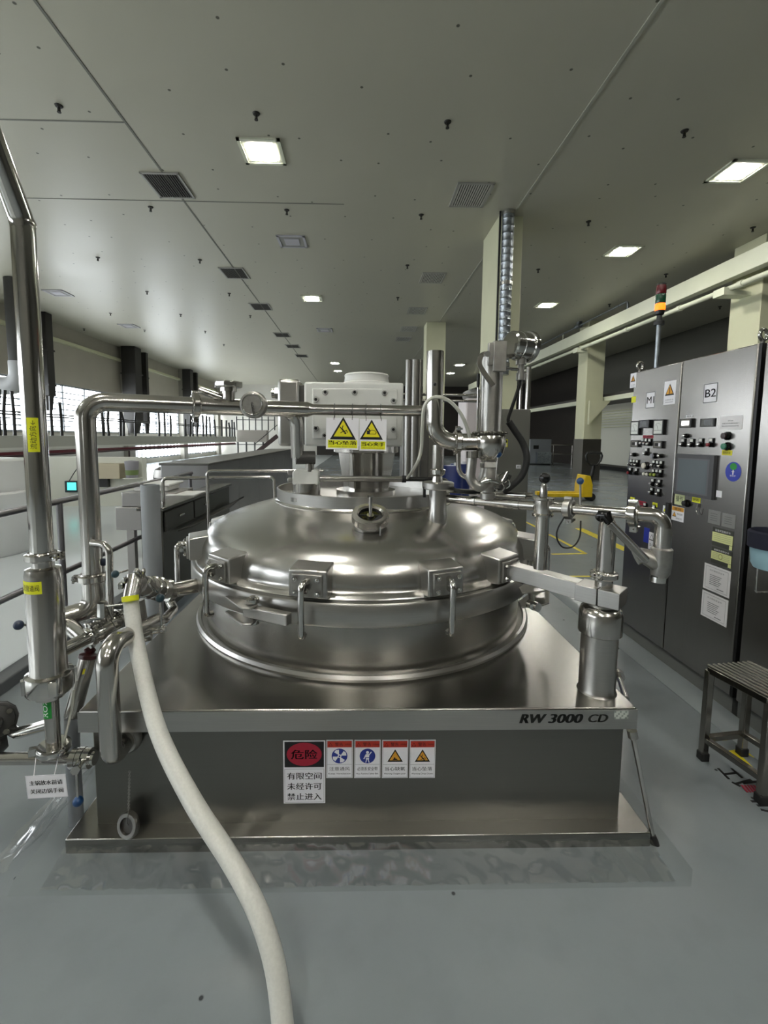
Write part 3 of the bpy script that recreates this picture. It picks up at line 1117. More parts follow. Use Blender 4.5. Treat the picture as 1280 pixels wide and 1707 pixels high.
# sight tee with hand wheel
tp = A1+d*(t+0.145)
tee = MB().cyl(tp, tp+V((0, 0, 0.075)), 0.028, seg=24).cyl(tp+V((0, 0, 0.07)), tp+V((0, 0, 0.088)), 0.036, seg=24).build('sight_tee', satin, ar)
hw = MB().lathe([(0, 0), (0.064, 0), (0.064, 0.026), (0, 0.028)], tp+V((0, 0, 0.088)), seg=8)
hw.build('cap_nut', satin, tee, bevel=0.004)
MB().cyl(tp+V((-0.03, 0, 0.04)), tp+V((-0.13, 0, 0.075)), 0.016, seg=14).build('branch_stub', satin, tee)
# blind flange facing the viewer
fp = at(420, 674, Y=2.10)
fl = MB().lathe([(0, 0.0), (0.050, 0.0), (0.052, -0.004), (0.058, -0.006), (0.062, -0.016), (0.062, -0.040), (0.056, -0.044), (0.045, -0.05), (0.045, -0.1), (0, -0.1)],
                fp, (-0.05, -1, 0.02), 40).build('blind_flange', dull, ar)
MB().torus(fp+V((0, -0.001, 0)), (-0.05, -1, 0.02), 0.046, 0.003).build('flange_groove', satin, fl)
ch = MB()
for k in range(9):
    ch.torus(fp+V((0.002*((-1)**k)+0.0012*k, -0.008, 0.004-0.0065*k)), (1, 0.3, 0) if k % 2 else (0.2, 1, 0), 0.0042, 0.0011, 10, 5)
ch.build('chain', black, fl)
# branch elbow dropping to the lid
B0, B1, B2_, B3 = A2+(A3-A2)*0.35, at(494, 690, Y=2.27), at(496, 763, Y=2.30), at(515, 781, Y=2.33)
B1.z = B0.z
MB().tube(fillet([B0, V((B2_.x, B1.y, B0.z-0.005)), B2_], 0.085, 12), 0.032, 24).build('branch_elbow', satin, ar)
MB().cyl(B2_+V((-0.01, 0, 0.0)), B2_+V((0.085, 0.02, 0.0)), 0.034, seg=22).build('branch_flange', mat('dark_cast_iron', '4b4a48', 0.5, 0.4), ar)
MB().cyl(B2_+V((0.06, 0.01, -0.03)), (B2_.x+0.06, B2_.y+0.01, p.z+0.03), 0.022, seg=20).build('branch_drop', satin, ar)
# bottom union and elbow
ferrule(ar, A0, (0, 0, 1), AR*1.05, 0.014, 0.018, m=satin, knob=(-1, -0.3, 0))
E1, E2 = V((A0.x, A0.y, A0.z-0.11)), at(106, 1030, Y=1.80)
MB().tube(fillet([A0-V((0, 0, 0.01)), V((A0.x, A0.y, E2.z+0.02)), E2], 0.085, 12), 0.042, 28).build('lower_elbow', satin, ar)

# warning boards hung from the crossover pipe
for i, (xa, xb, yt, yb, zh, en) in enumerate(((543.5, 598, 697, 749, '当心坠落', 'Warning drop down'), (599, 644.5, 699, 751.5, '当心夹手', 'Warning hands pinching'))):
    a, b = at(xa, yb, Y=2.20-0.004*i), at(xb, yt, Y=2.20-0.004*i)
    o = (a+b)/2
    t = thing('warning_board', (o.x, o.y, a.z), ('hanging yellow and white warning board with falling man triangle' if i == 0 else
                                                'hanging yellow and white warning board with hand pinch triangle'), 'warning sign', 'warning boards on the crossover pipe')
    S = Sign((o.x, o.y, o.z), (1, 0, -0.012), (0.012, 0, 1), b.x-a.x, b.z-a.z, white, 0.002)
    w, h = S.w, S.h
    cx0 = 0.02*w if i == 0 else -0.06*w
    S.tri(cx0, 0.15*h, w*(0.80 if i == 0 else 0.86))
    if i == 0:
        falling(S, cx0, 0.12*h, w*0.44, ink)
    else:
        S.poly([(cx0-w*0.17, 0.02*h), (cx0-w*0.06, 0.02*h), (cx0-w*0.06, 0.14*h), (cx0-w*0.17, 0.14*h)], ink, 3)
        S.line([(cx0-w*0.06, 0.13*h), (cx0+w*0.02, 0.155*h), (cx0+w*0.13, 0.135*h), (cx0+w*0.18, 0.08*h), (cx0+w*0.14, 0.03*h), (cx0-w*0.06, 0.03*h)], w*0.018, ink, 3)
        S.line([(cx0-w*0.05, 0.13*h), (cx0-w*0.11, 0.19*h)], w*0.04, ink, 3)
    S.rect(-0.44*w, -0.45*h, 0.46*w, -0.20*h, lime)
    S.text(zh, 0.01*w, -0.285*h, w*0.86, h*0.125, ink, 2, bold=0.001)
    S.text(en, 0.01*w, -0.41*h, w*0.78, h*0.035, mat('sign_brown', '7a5a12', 0.5), 2)
    S.build('board', t)
    for xx in (-0.26, 0.30):
        px_ = o.x+xx*w
        f_ = (px_-A3.x)/(A4.x-A3.x)
        c_ = A3+(A4-A3)*f_
        pts = [c_+V((0, math.cos(q)*0.0315, math.sin(q)*0.0315)) for q in [R(250-20*k) for k in range(17)]]
        pts = [V((px_, o.y-0.003, o.z+h*0.44))]+[V((px_, o.y-0.004, o.z+h*0.5))]+pts+[V((px_+0.002, o.y+0.004, o.z+h*0.44))]
        MB().tube(pts, 0.0016, 6).build('wire_loop', mat('wire_grey', '5c5c5c', 0.4, 0.6), t)

# ================================================================ outlet pipe on the right
NZ = at(729, 853, Y=2.12)
NX, NY = NZ.x, 2.12
L1, L2 = at(744, 831, Y=2.12), at(1056, 857, Y=1.57)
LD = (L2-L1).normalized()


def on_line(px):
    lo, hi = -0.3, 1.4
    for _ in range(40):
        m = (lo+hi)/2
        q = L1+(L2-L1)*m-EYE
        if PX+F*q.dot(RT)/q.dot(FW) < px:
            lo = m
        else:
            hi = m
    return L1+(L2-L1)*lo


op = thing('outlet_pipe', (NX, NY, zm(1.10)), 'polished outlet pipe from the lid nozzle to the angled strainer by the cabinets', 'pipe')
nz_top = at(729, 815, Y=NY).z
MB().lathe([(0.045, NZ.z-0.06), (0.045, NZ.z-0.008), (0.041, NZ.z+0.006), (0.041, nz_top)], (NX, NY, 0), seg=36).build('nozzle', brushed, op)
zt = nz_top
fl = MB().lathe([(0.0, zt), (0.070, zt), (0.074, zt+0.004), (0.074, zt+0.03), (0.068, zt+0.034), (0.0, zt+0.034)], (NX, NY, 0), seg=36).build('flange', brushed, op)
MB().box((NX-0.066, NY-0.02, zt-0.012), (0.012, 0.014, 0.05)).build('clip', black, fl)
MB().lathe([(0.026, zt+0.03), (0.022, zt+0.06), (0.034, zt+0.07), (0.036, zt+0.09), (0.028, zt+0.095), (0.028, at(727, 742, Y=NY).z)], (NX-0.003, NY, 0), seg=28).build('neck', satin, op)
MB().tube([L1-LD*0.03, L2+LD*0.01], 0.0195, 24).build('run', satin, op)
for px in (790, 862):
    q = on_line(px)
    MB().cyl(q-LD*0.012, q+LD*0.012, 0.0225, seg=22).build('weld_collar', polished, op)
# ball valve with black knob
q = on_line(905)
bv = MB().lathe([(0.02, -0.040), (0.040, -0.038), (0.042, -0.030), (0.036, -0.026), (0.038, 0.0), (0.036, 0.026), (0.043, 0.030), (0.043, 0.037), (0.02, 0.040)], q, (0, 0, 1), 32).build('valve_body', satin, op)
MB().lathe([(0.015, 0.038), (0.015, 0.055), (0.0125, 0.085), (0.007, 0.098), (0, 0.098)], q, (0, 0, 1), 10).build('stem', satin, bv)
MB().ball(q+V((0.002, 0, 0.115)), 0.0225, 22).build('ball_knob', blackg, bv)
# first joint with lever
q = on_line(948)
ferrule(op, q, LD, 0.0235, 0.014, 0.018, knob=(0, 0.2, -1), m=dull)
q2 = on_line(967)
lever(op, q2+V((0, 0, 0.018)), at(967, 802, Y=q2.y), 0.0045, 0.0135)
cb = MB().tube(spline([q+V((-0.02, -0.02, -0.02)), at(930, 880, Y=q.y), at(928, 897, Y=q.y), at(938, 912, Y=q.y), at(955, 911, Y=q.y), at(966, 895, Y=q.y), at(968, 868, Y=q.y)]), 0.0032, 8)
cb.build('cable_loop', black, op)
ferrule(op, L2, LD, 0.024, 0.014, 0.022, knob=(0, 0.2, -1), m=satin)
# elbow and strainer
EL0 = L2
EB = at(1103, 914, Y=1.53)
EC = V((EB.x, EB.y, L2.z+0.002))
MB().tube(fillet([EL0, EC, EB], 0.062, 14), 0.0265, 28).build('elbow', satin, op)
st_b = at(1097, 962, Y=1.53)
stn = MB().tube([EB+V((0, 0, 0.003)), EB-V((0, 0, 0.002)), EB-V((0, 0, 0.05)), EB-V((0, 0, 0.085)), st_b], [0.029, 0.034, 0.034, 0.030, 0.024], 28)
sd = at(1066, 925, Y=1.55)
stn.tube([EB-V((0.0, 0, 0.062)), EB+(sd-EB)*0.75-V((0, 0, 0.01)), sd], [0.03, 0.027, 0.026], 24)
sn = stn.build('strainer_body', dull, op)
MB().hexnut(st_b-V((0, 0, 0.016)), (0, 0, 1), 0.026, 0, 0.02, n=16).build('bottom_plug', polished, sn)
dd = (sd-EB).normalized()
MB().cyl(sd-dd*0.006, sd+dd*0.016, 0.031, seg=24).build('strainer_cap', satin, sn)
# support leg down to the swing arm
AQ = at(994, 1150, Z=BZ)
davit_y = AQ.y
q = on_line(905)
MB().cyl(q-V((0, 0, 0.036)), (q.x-0.002, q.y, at(905, 948, Y=q.y).z), 0.026, seg=28).build('support_post', satin, op)

# ================================================================ swing arm davit
dv = thing('davit_post', (AQ.x, AQ.y, BZ), 'stout steel post with swing arm standing on the front corner of the base', 'davit')
zs = at(1000, 1066, Y=AQ.y-0.06).z
zs2 = at(1000, 1024, Y=AQ.y-0.05).z
MB().lathe([(0.070, BZ), (0.066, BZ+0.006), (0.0645, BZ+0.01), (0.0645, zs+0.01)], (AQ.x, AQ.y, 0), seg=48).build('post', brushed, dv)
MB().lathe([(0.0, zs), (0.072, zs), (0.076, zs+0.004), (0.076, zs2-0.012), (0.070, zs2+0.006), (0.055, zs2+0.016), (0.0, zs2+0.016)], (AQ.x, AQ.y, 0), seg=48).build('cap', satin, dv)
zb0, zb1 = at(1005, 1009, Y=AQ.y).z, at(1005, 982, Y=AQ.y).z
MB().lathe([(0.0, zs2+0.01), (0.049, zs2+0.01), (0.049, zb0+0.01), (0.0, zb0+0.01)], (AQ.x, AQ.y, 0), seg=32).build('neck', dull, dv)
arm_t = rad(R(41), 0.985, 0.905)
bc = V((AQ.x, AQ.y, (zb0+zb1)/2+0.012))
ad = (V((arm_t.x, arm_t.y, 0))-V((bc.x, bc.y, 0))).normalized()
an = V((-ad.y, ad.x, 0))
M_ = Matrix((ad, an, V((0, 0, 1)))).transposed()
blk = MB()
blk.box(bc+ad*0.042, (0.078, 0.105, 0.062), M=M_)
blk.box(bc-ad*0.0365, (0.073, 0.105, 0.062), M=M_)
blk.build('clamp_block', brushed, dv, bevel=0.002)
s_, e_ = bc+ad*0.078, V((arm_t.x, arm_t.y, arm_t.z+0.012))
MB().bar(s_, e_, 0.066, 0.064).build('arm', brushed, dv, bevel=0.003)
# pipe stub on the block that carries the outlet pipe
qs = on_line(1012)
stub_top = V((qs.x, qs.y, qs.z-0.01))
sb0 = V((bc.x+0.004, bc.y, bc.z+0.03))
sp_ = MB().tube(fillet([sb0, V((sb0.x, sb0.y, stub_top.z-0.05)), stub_top], 0.03, 6), [0.031]*9, 26) if False else MB().tube([sb0, V((sb0.x+0.004, sb0.y, stub_top.z-0.045)), stub_top], [0.031, 0.031, 0.019], 26)
stb = sp_.build('support_stub', satin, dv)
ferrule(dv, sb0+V((0, 0, 0.045)), (0, 0, 1), 0.033, 0.011, 0.016, m=satin, knob=(-1, -0.6, 0))

# sprung release handle with black grip
rh = thing('release_handle', at(1045, 900, Y=1.50), 'slanted flat release lever with a black grip hanging between outlet pipe and strainer', 'lever')
h0, h1 = at(1016, 872, Y=1.50), at(1077, 934, Y=1.495)
MB().bar(h0, h1, 0.012, 0.026).build('channel', satin, rh, bevel=0.002)
dh = (h1-h0).normalized()
MB().cyl(h0+V((0, -0.009, 0.006)), h1+V((0, -0.009, 0.006)), 0.0055, seg=12).build('rod', polished, rh)
MB().tube([at(998, 864, Y=1.53), at(1003, 860, Y=1.52), at(1010, 859, Y=1.51), h0], [0.016, 0.021, 0.021, 0.013], 16).build('grip', blackg, rh)
MB().cyl(h1, h1+V((0, 0.04, 0.0)), 0.010, seg=12).build('pivot', polished, rh)

# ================================================================ vent stack and valve tower above the outlet pipe
q = on_line(815)
VY = q.y
tw = thing('valve_tower', (q.x, VY, q.z+0.019), 'upright valve tower with thick pipe, ball body and levers standing on the outlet pipe', 'valve assembly')


def vz(py, px=817):
    return at(px, py, Y=VY).z


vx = at(817, 700, Y=VY).x
k = VY/760
MB().lathe([(0.016, q.z+0.012), (0.032, q.z+0.014), (0.032, vz(822)), (0.026, vz(820)), (0.026, vz(812)), (0.04, vz(806)), (0.044, vz(797)), (0.036, vz(786)), (0.034, vz(780)),
            (0.038, vz(778)), (0.038, vz(772)), (0.032, vz(770)), (0.034, vz(764))], (vx, VY, 0), seg=32).build('lower_valve', dull, tw)
MB().box((vx-0.004, VY-0.037, vz(774)), (0.05, 0.006, 0.022)).build('tag_plate', mat('valve_tag', 'b9b7b0', 0.5), tw)
MB().lathe([(0.032, vz(768)), (0.045, vz(764)), (0.058, vz(757)), (0.066, vz(746)), (0.068, vz(736)), (0.066, vz(727)), (0.06, vz(724))], (vx, VY, 0), seg=36).build('ball_body', satin, tw)
rg = MB().torus((vx, VY, vz(722)), (0, 0, 1), 0.064, 0.007, 40, 10)
for i in range(20):
    a = 2*PI*i/20
    rg.ball((vx+0.069*math.cos(a), VY+0.069*math.sin(a), vz(722)), 0.0065, 8)
rg.build('clamp_ring', mat('dark_tarnished_ring', '6b6862', 0.3, 1.0), tw)
MB().lathe([(0.05, vz(724)), (0.047, vz(718)), (0.046, vz(590)), (0.0, vz(590))], (vx-0.0, VY, 0), seg=36).build('stack_pipe', brushed, tw)
hx = MB()
hx.box2((vx-0.01, VY-0.055, vz(622)), (vx+0.045, VY-0.03, vz(572))).box2((vx-0.03, VY-0.05, vz(612)), (vx+0.0, VY-0.03, vz(575)))
hx.build('bracket', dull, tw, bevel=0.003)
hp = [at(813, 590, Y=VY-0.07), at(803, 592, Y=VY-0.075), at(799, 606, Y=VY-0.075), at(806, 620, Y=VY-0.075), at(822, 643, Y=VY-0.075)]
hl = MB()
hc = spline(hp, 6)
lf, rt = [], []
for i, q_ in enumerate(hc):
    t_ = (hc[min(i+1, len(hc)-1)]-hc[max(i-1, 0)])
    t_ = V((t_.x, 0, t_.z)).normalized()
    lf.append((q_.x-t_.z*0.0095, q_.z+t_.x*0.0095))
    rt.append((q_.x+t_.z*0.0095, q_.z-t_.x*0.0095))
hl.prism(lf+rt[::-1], (0, hp[0].y, 0), (1, 0, 0), (0, 0, 1), 0.008)
hl.build('bent_lever', satin, tw)
MB().cyl(at(813, 590, Y=VY-0.04), at(813, 590, Y=VY-0.09), 0.012, seg=14).build('lever_pivot', dull, tw)
l = MB().cyl(at(796, 722, Y=VY-0.02), at(797, 645, Y=VY-0.02), 0.004, seg=8).build('slim_lever', polished, tw)
MB().tube([at(797, 646, Y=VY-0.02), at(797, 640, Y=VY-0.02), at(797.5, 623, Y=VY-0.02)], [0.005, 0.007, 0.0065], 10).build('grip', black, l)
# side branch, clamp and open vent pipe
s0 = V((vx-0.05, VY, vz(737)))
VT = at(725, 660, Y=VY)
VTop = at(725.5, 586, Y=VY)
br_ = MB().tube(fillet([s0, V((VT.x, VY, s0.z)), V((VTop.x, VY, VTop.z))], 0.085, 14), 0.0365, 28, caps=False)
br_.lathe([(0.0365, VTop.z), (0.033, VTop.z), (0.033, VTop.z-0.2)], (VTop.x, VY, 0), seg=28)
bo = br_.build('vent_pipe', satin, tw)
MB().ball((VTop.x-0.005, VY-0.037, at(720, 642, Y=VY).z), 0.008, 10).build('plug', black, bo)
cpos = V((at(762, 737, Y=VY).x, VY, s0.z))
ferrule(tw, cpos, (1, 0, 0), 0.038, 0.012, 0.016, knob=(0, -0.2, 1), m=satin)
MB().cyl(s0-V((0.012, 0, 0)), s0+V((0.0, 0, 0)), 0.045, seg=30).build('branch_weld', satin, tw)
# drain elbows under the branch
MB().cyl(at(789, 752, Y=VY-0.03), at(789, 763, Y=VY-0.03), 0.03, seg=20).build('drain_clamp', polished, tw)
MB().tube(fillet([at(788, 755, Y=VY-0.03), at(783, 800, Y=VY-0.03), at(800, 816, Y=VY-0.04), at(812, 800, Y=VY-0.03)], 0.05, 8), 0.021, 20).build('drain_elbow', dull, tw)
MB().tube(fillet([at(764, 752, Y=VY-0.01), at(764, 788, Y=VY-0.01), at(800, 812, Y=VY-0.01)], 0.05, 8), 0.010, 14).build('drain_tube', satin, tw)
MB().tube(fillet([at(800, 806, Y=VY-0.05), at(816, 800, Y=VY-0.06), at(835, 806, Y=VY-0.05), at(846, 786, Y=VY-0.04)], 0.02, 4), 0.009, 12).build('swing_clip', polished, tw)
lever(tw, at(827, 800, Y=VY-0.04), at(830, 757, Y=VY-0.04), 0.005, 0.0155)
for i, (px, py, dx) in enumerate(((838, 797, 8), (842, 806, -4), (832, 812, 10))):
    c = at(px, py, Y=VY-0.02)
    MB().torus(c, (0.5, 1, 0.3*i-0.2), 0.020, 0.004, 20, 8).build('clamp_link', polished, tw)
MB().bar(at(848, 790, Y=VY-0.02), at(836, 815, Y=VY-0.02), 0.012, 0.03).build('clamp_arm', mat('dark_cast_iron', '4b4a48', 0.5, 0.4), tw, bevel=0.003)

# pressure gauge
gc = at(868, 577, Y=VY)
pg = thing('pressure_gauge', gc-V((0, 0, 0.12)), 'drum shaped steel pressure gauge on a bracket at the top of the valve tower', 'gauge')
ga = V((0.93, 0.36, -0.02)).normalized()
MB().lathe([(0, -0.058), (0.050, -0.058), (0.057, -0.052), (0.058, -0.020), (0.061, -0.018), (0.061, -0.012), (0.058, -0.010), (0.058, 0.028), (0.064, 0.030), (0.066, 0.034), (0.066, 0.048), (0.061, 0.054),
            (0.054, 0.054), (0.054, 0.046), (0, 0.046)], gc, ga, 40).build('drum', polished, pg)
MB().disc(gc, ga, 0.054, 0.046, 0.050, 36).build('dial', white, pg)
sz = [at(868, y, Y=VY).z for y in (598, 608, 622, 634)]
MB().lathe([(0.022, sz[0]+0.004), (0.022, sz[1]), (0.014, sz[1]), (0.014, sz[2]), (0.019, sz[2]), (0.019, sz[3]), (0.0, sz[3])], (gc.x+0.004, VY, 0), seg=20).build('stem', dull, pg)
MB().cyl((vx+0.03, VY-0.03, sz[2]+0.015), (gc.x, VY, sz[2]+0.015), 0.007, seg=10).build('bracket_rod', satin, pg)

# hoses and cables
hs = thing('black_hose', at(850, 812, Y=VY), 'black flexible hose looping down from the pressure gauge to the valve tower', 'hose')
MB().tube(spline([V((gc.x+0.004, VY, sz[3]+0.003)), at(864, 648, Y=VY), at(853, 680, Y=VY+0.01), at(847, 700, Y=VY+0.01), at(853, 712, Y=VY+0.01)]), 0.0075, 10).build('cable', black, hs)
MB().tube(spline([at(848, 703, Y=VY+0.01), at(858, 718, Y=VY+0.01), at(872, 740, Y=VY+0.01), at(878, 765, Y=VY), at(870, 792, Y=VY), at(850, 812, Y=VY), at(838, 818, Y=VY)]), 0.0145, 14).build('hose', rubber, hs)
tubem = mat('clear_tube', 'dcdcd2', 0.2, trans=0.35)
tag(MB().tube(spline([at(783, 745, Y=VY-0.02), at(781, 722, Y=VY-0.03), at(768, 690, Y=VY-0.06), at(748, 668, Y=VY-0.08), at(725, 662, Y=VY-0.09), at(708, 676, Y=VY-0.09), at(704, 710, Y=VY-0.06),
               at(702, 750, Y=VY), at(693, 776, Y=VY+0.05), at(679, 797, Y=2.325)]), 0.0075, 10).build('clear_tube', tubem), 'thin clear plastic tube looping round the open vent pipe', 'tube')
tag(MB().tube(spline([at(722, 797, Y=2.335), at(742, 800, Y=2.25), at(752, 812, Y=2.12), at(768, 819, Y=VY+0.05), at(800, 820, Y=VY+0.06), at(840, 816, Y=VY+0.06)]), 0.008, 10).build('black_cable', rubber), 'black cable trailing along the outlet pipe behind the nozzle flange', 'cable')
# second thin pipe running behind the outlet pipe
bp = thing('conduit_pipe', on_line(790)+V((0, 0.07, 0.03)), 'thinner bright pipe running just behind the outlet pipe', 'pipe')
MB().tube([on_line(752)+V((0.0, 0.09, 0.03)), on_line(893)+V((0.0, 0.10, 0.028))], 0.012, 16).build('tube', polished, bp)
MB().cyl(on_line(893)+V((-0.01, 0.10, 0.028)), on_line(893)+V((0.02, 0.10, 0.028)), 0.016, seg=14).build('end_fitting', satin, bp)

# gas struts on the base
for (ax, ay, ay_), (bx, by, by_), r_, lab in (((1053, 1218, 1.56), (1089, 1400, 1.535), 0.0085, 'long chrome gas strut leaning under the front corner of the base'),
                                             ((1030, 1124, 1.86), (1044, 1166, 1.66), 0.012, 'short chrome strut behind the davit post')):
    a, b = at(ax, ay, Y=ay_), at(bx, by, Y=by_)
    t = thing('gas_strut', b, lab, 'strut')
    MB().cyl(a, b, r_, seg=14).build('rod', polished, t)
    d_ = (b-a).normalized()
    MB().cyl(a-d_*0.002, a+d_*0.026, r_*2.0, seg=16).build('top_socket', satin, t)
    if r_ < 0.01:
        MB().tube([b-d_*0.02, b, b+d_*0.03, (b.x+0.012, b.y, 0.004)], [0.011, 0.016, 0.018, 0.016], 12).build('rubber_foot', rubber, t)

# ================================================================ piping beside the base (left of the vessel)
TY = 1.55
tp_ = at(75, 1000, Y=TY)
TX = tp_.x
tallp = thing('supply_pipe', (TX, TY, 0.33), 'tall mirror polished supply pipe with a fat filter housing rising to the ceiling', 'pipe')


def tz(py):
    return at(70, py, Y=TY).z


zA, zB = tz(925), at(38, 372, Y=TY).z
up = at(-30, 190, Y=TY-0.12)
MB().tube(fillet([(TX, TY, zA), (TX, TY, zB), up, up+(up-V((TX, TY, zB)))*0.8], 0.10, 10), 0.0345, 30).build('riser', polished, tallp)
MB().lathe([(0.0345, zB-0.012), (0.037, zB-0.004), (0.037, zB+0.004), (0.0345, zB+0.012)], (TX, TY, 0), seg=28).build('weld_collar', satin, tallp)
ferrule(tallp, (TX, TY, tz(927)), (0, 0, 1), 0.036, 0.012, 0.016, knob=(1, -0.2, 0), m=satin)
hz0, hz1 = tz(1122), tz(947)
MB().lathe([(0.034, tz(930)), (0.034, hz1+0.006), (0.052, hz1), (0.056, hz1-0.02), (0.056, hz0+0.02), (0.060, hz0)], (TX, TY, 0), seg=44).build('filter_housing', satin, tallp)
rn = MB().lathe([(0.058, tz(1118)), (0.072, tz(1120)), (0.074, tz(1124)), (0.074, tz(1146)), (0.070, tz(1150)), (0.058, tz(1150))], (TX, TY, 0), seg=44)
for k in range(4):
    a = k*PI/2-0.9
    rn.box((TX+0.074*math.cos(a), TY+0.074*math.sin(a), tz(1134)), (0.014, 0.022, 0.05), rz=a)
rnn = rn.build('union_ring', polished, tallp)
MB().lathe([(0.0, tz(1150)), (0.05, tz(1150)), (0.045, tz(1160)), (0.024, tz(1166)), (0.0235, tz(1240)), (0.0, tz(1240))], (TX, TY, 0), seg=30).build('down_pipe', satin, tallp)


def wrap_label(parent, z0, z1, r, a0, a1, m, txt=None, tm=None, vert=False, name='pipe_label', lab=None):
    """curved sticker round a vertical pipe at (TX, TY); angles from the viewer's side"""
    mb = MB()
    n = 14
    P0 = [V((TX+r*math.sin(a0+(a1-a0)*k/n), TY-r*math.cos(a0+(a1-a0)*k/n), z0)) for k in range(n+1)]
    A = [mb.bm.verts.new(p) for p in P0]
    B = [mb.bm.verts.new(p+V((0, 0, z1-z0))) for p in P0]
    for k in range(n):
        mb.face([A[k], A[k+1], B[k+1], B[k]])
    if txt:
        vs, fs = glyphs(txt)
        xs, ys = [q[0] for q in vs], [q[1] for q in vs]
        w, h = max(xs)-min(xs), max(ys)-min(ys)
        H, A_ = (z1-z0), (a1-a0)
        nv = []
        for x, y in vs:
            s, t = (x-min(xs))/w, (y-min(ys))/h
            if vert:
                fa, fz = 0.22+0.56*(1-t), 0.08+0.84*s
            else:
                fa, fz = 0.08+0.84*s, 0.25+0.5*t
            a = a0+A_*fa
            nv.append(mb.bm.verts.new((TX+(r+0.0008)*math.sin(a), TY-(r+0.0008)*math.cos(a), z0+H*fz)))
        for f in fs:
            mb.face([nv[i] for i in f], 1)
    o = mb.build(name, [m, tm or ink], parent, smooth=False)
    if lab:
        o['label'] = lab
    return o


wrap_label(tallp, tz(982), tz(962), 0.0568, R(-62), R(28), lime, '回流管道阀', name='pipe_label', lab='yellow label with black characters round the housing')
wrap_label(tallp, tz(753), tz(697), 0.0352, R(-2), R(52), lime, '流动方向←', vert=True, lab='yellow upright label with black characters')
wrap_label(tallp, tz(1192), tz(1152), 0.0242, R(-65), R(35), green, 'RO水', white, vert=True, lab='green label with white letters')
# bottom flange and the cross pipe
fz = tz(1246)
MB().lathe([(0.0, fz+0.014), (0.05, fz+0.014), (0.054, fz+0.008), (0.054, fz-0.008), (0.05, fz-0.014), (0.0, fz-0.014)], (TX, TY, 0), seg=36).box((TX-0.055, TY-0.02, fz), (0.03, 0.02, 0.026), rz=0.4) \
    .build('bottom_flange', polished, tallp)
cz = tz(1264)
cr = thing('drain_header', (TX, TY, cz), 'low horizontal steel pipe with ball valve and blue handle beside the base foot', 'pipe')
MB().cyl((-1.75, TY, cz), (at(128, 1264, Y=TY).x, TY, cz), 0.021, seg=24).build('header', satin, cr)
vx_ = at(138, 1264, Y=TY).x
MB().cyl((vx_-0.035, TY, cz), (vx_-0.015, TY, cz), 0.034, seg=24).cyl((vx_-0.012, TY, cz), (vx_+0.005, TY, cz), 0.036, seg=24).cyl((vx_+0.008, TY, cz), (vx_+0.03, TY, cz), 0.034, seg=24) \
    .cyl((vx_-0.04, TY, cz), (vx_+0.045, TY, cz), 0.024, seg=20).build('ball_valve', polished, cr)
hb = at(127, 1282, Y=TY-0.08)
MB().cyl((vx_, TY, cz), hb, 0.013, seg=14).hexnut(hb, (vx_-hb.x, TY-hb.y, cz-hb.z), 0.015, -0.012, 0.004).build('valve_stem', polished, cr)
lever(cr, hb, at(130, 1336, Y=TY-0.08), 0.0045, 0.017)
# dark diaphragm valve at the frame edge
dvv = thing('diaphragm_valve', at(10, 1215, Y=1.62), 'dark ribbed diaphragm valve joined to the low pipe at the picture edge', 'valve')
dc = at(-6, 1203, Y=1.62)
dn = V((0.55, -0.75, 0.35)).normalized()
MB().lathe([(0, -0.07), (0.06, -0.07), (0.066, -0.05), (0.054, -0.045), (0.054, -0.015), (0.066, -0.01), (0.066, 0.004), (0.058, 0.006), (0.056, 0.02), (0.04, 0.034), (0.022, 0.036), (0.02, 0.05), (0, 0.05)], dc, dn, 12).build('bonnet', mat('dark_valve_grey', '333331', 0.45, 0.3), dvv)
for k in range(4):
    u_, v_, n_ = frame(dn)
    d_ = u_*math.cos(k*PI/2+0.6)+v_*math.sin(k*PI/2+0.6)
    MB().hexnut(dc+d_*0.048+dn*0.014, dn, 0.010, 0, 0.02).build('bolt', polished, dvv)
MB().tube(fillet([dc-dn*0.05+V((0.02, 0, -0.02)), at(30, 1222, Y=1.6), V((TX, TY, at(70, 1205, Y=TY).z))], 0.03, 6), 0.02, 20).build('branch_pipe', polished, dvv)
MB().tube([dc-dn*0.05, at(2, 1245, Y=1.62), (dc.x+0.02, TY, cz)], 0.022, 18).build('lower_stub', mat('dark_valve_grey', '333331', 0.45, 0.3), dvv)

# notice card on a string
a, b = at(41, 1332, Y=1.49), at(115, 1289, Y=1.49)
o = (a+b)/2
t = thing('notice_card', (o.x, o.y, a.z), 'white card with two lines of black characters hanging from the low pipe', 'sign')
tl = -0.055
u, v = V((math.cos(tl), 0.0, -math.sin(tl))), V((math.sin(tl), 0, math.cos(tl)))
S = Sign(o, u, v, 0.137, 0.083, white, 0.0015)
S.border(-0.067, -0.040, 0.067, 0.040, 0.0006, mat('card_edge', 'b9b9c4', 0.5))
S.text('主锅放水前请', 0, 0.015, 0.112, 0.017, ink, bold=0.0005)
S.text('关闭边锅手阀', 0, -0.016, 0.112, 0.017, ink, bold=0.0005)
S.build('card', t)
MB().tube([o+u*(-0.040)+v*0.038, at(60, 1262, Y=1.525), at(62, 1255, Y=TY)], 0.0012, 5).build('string', white, t)
MB().tube([o+u*(0.03)+v*0.039, at(97, 1262, Y=1.525)], 0.0012, 5).build('string', white, t)

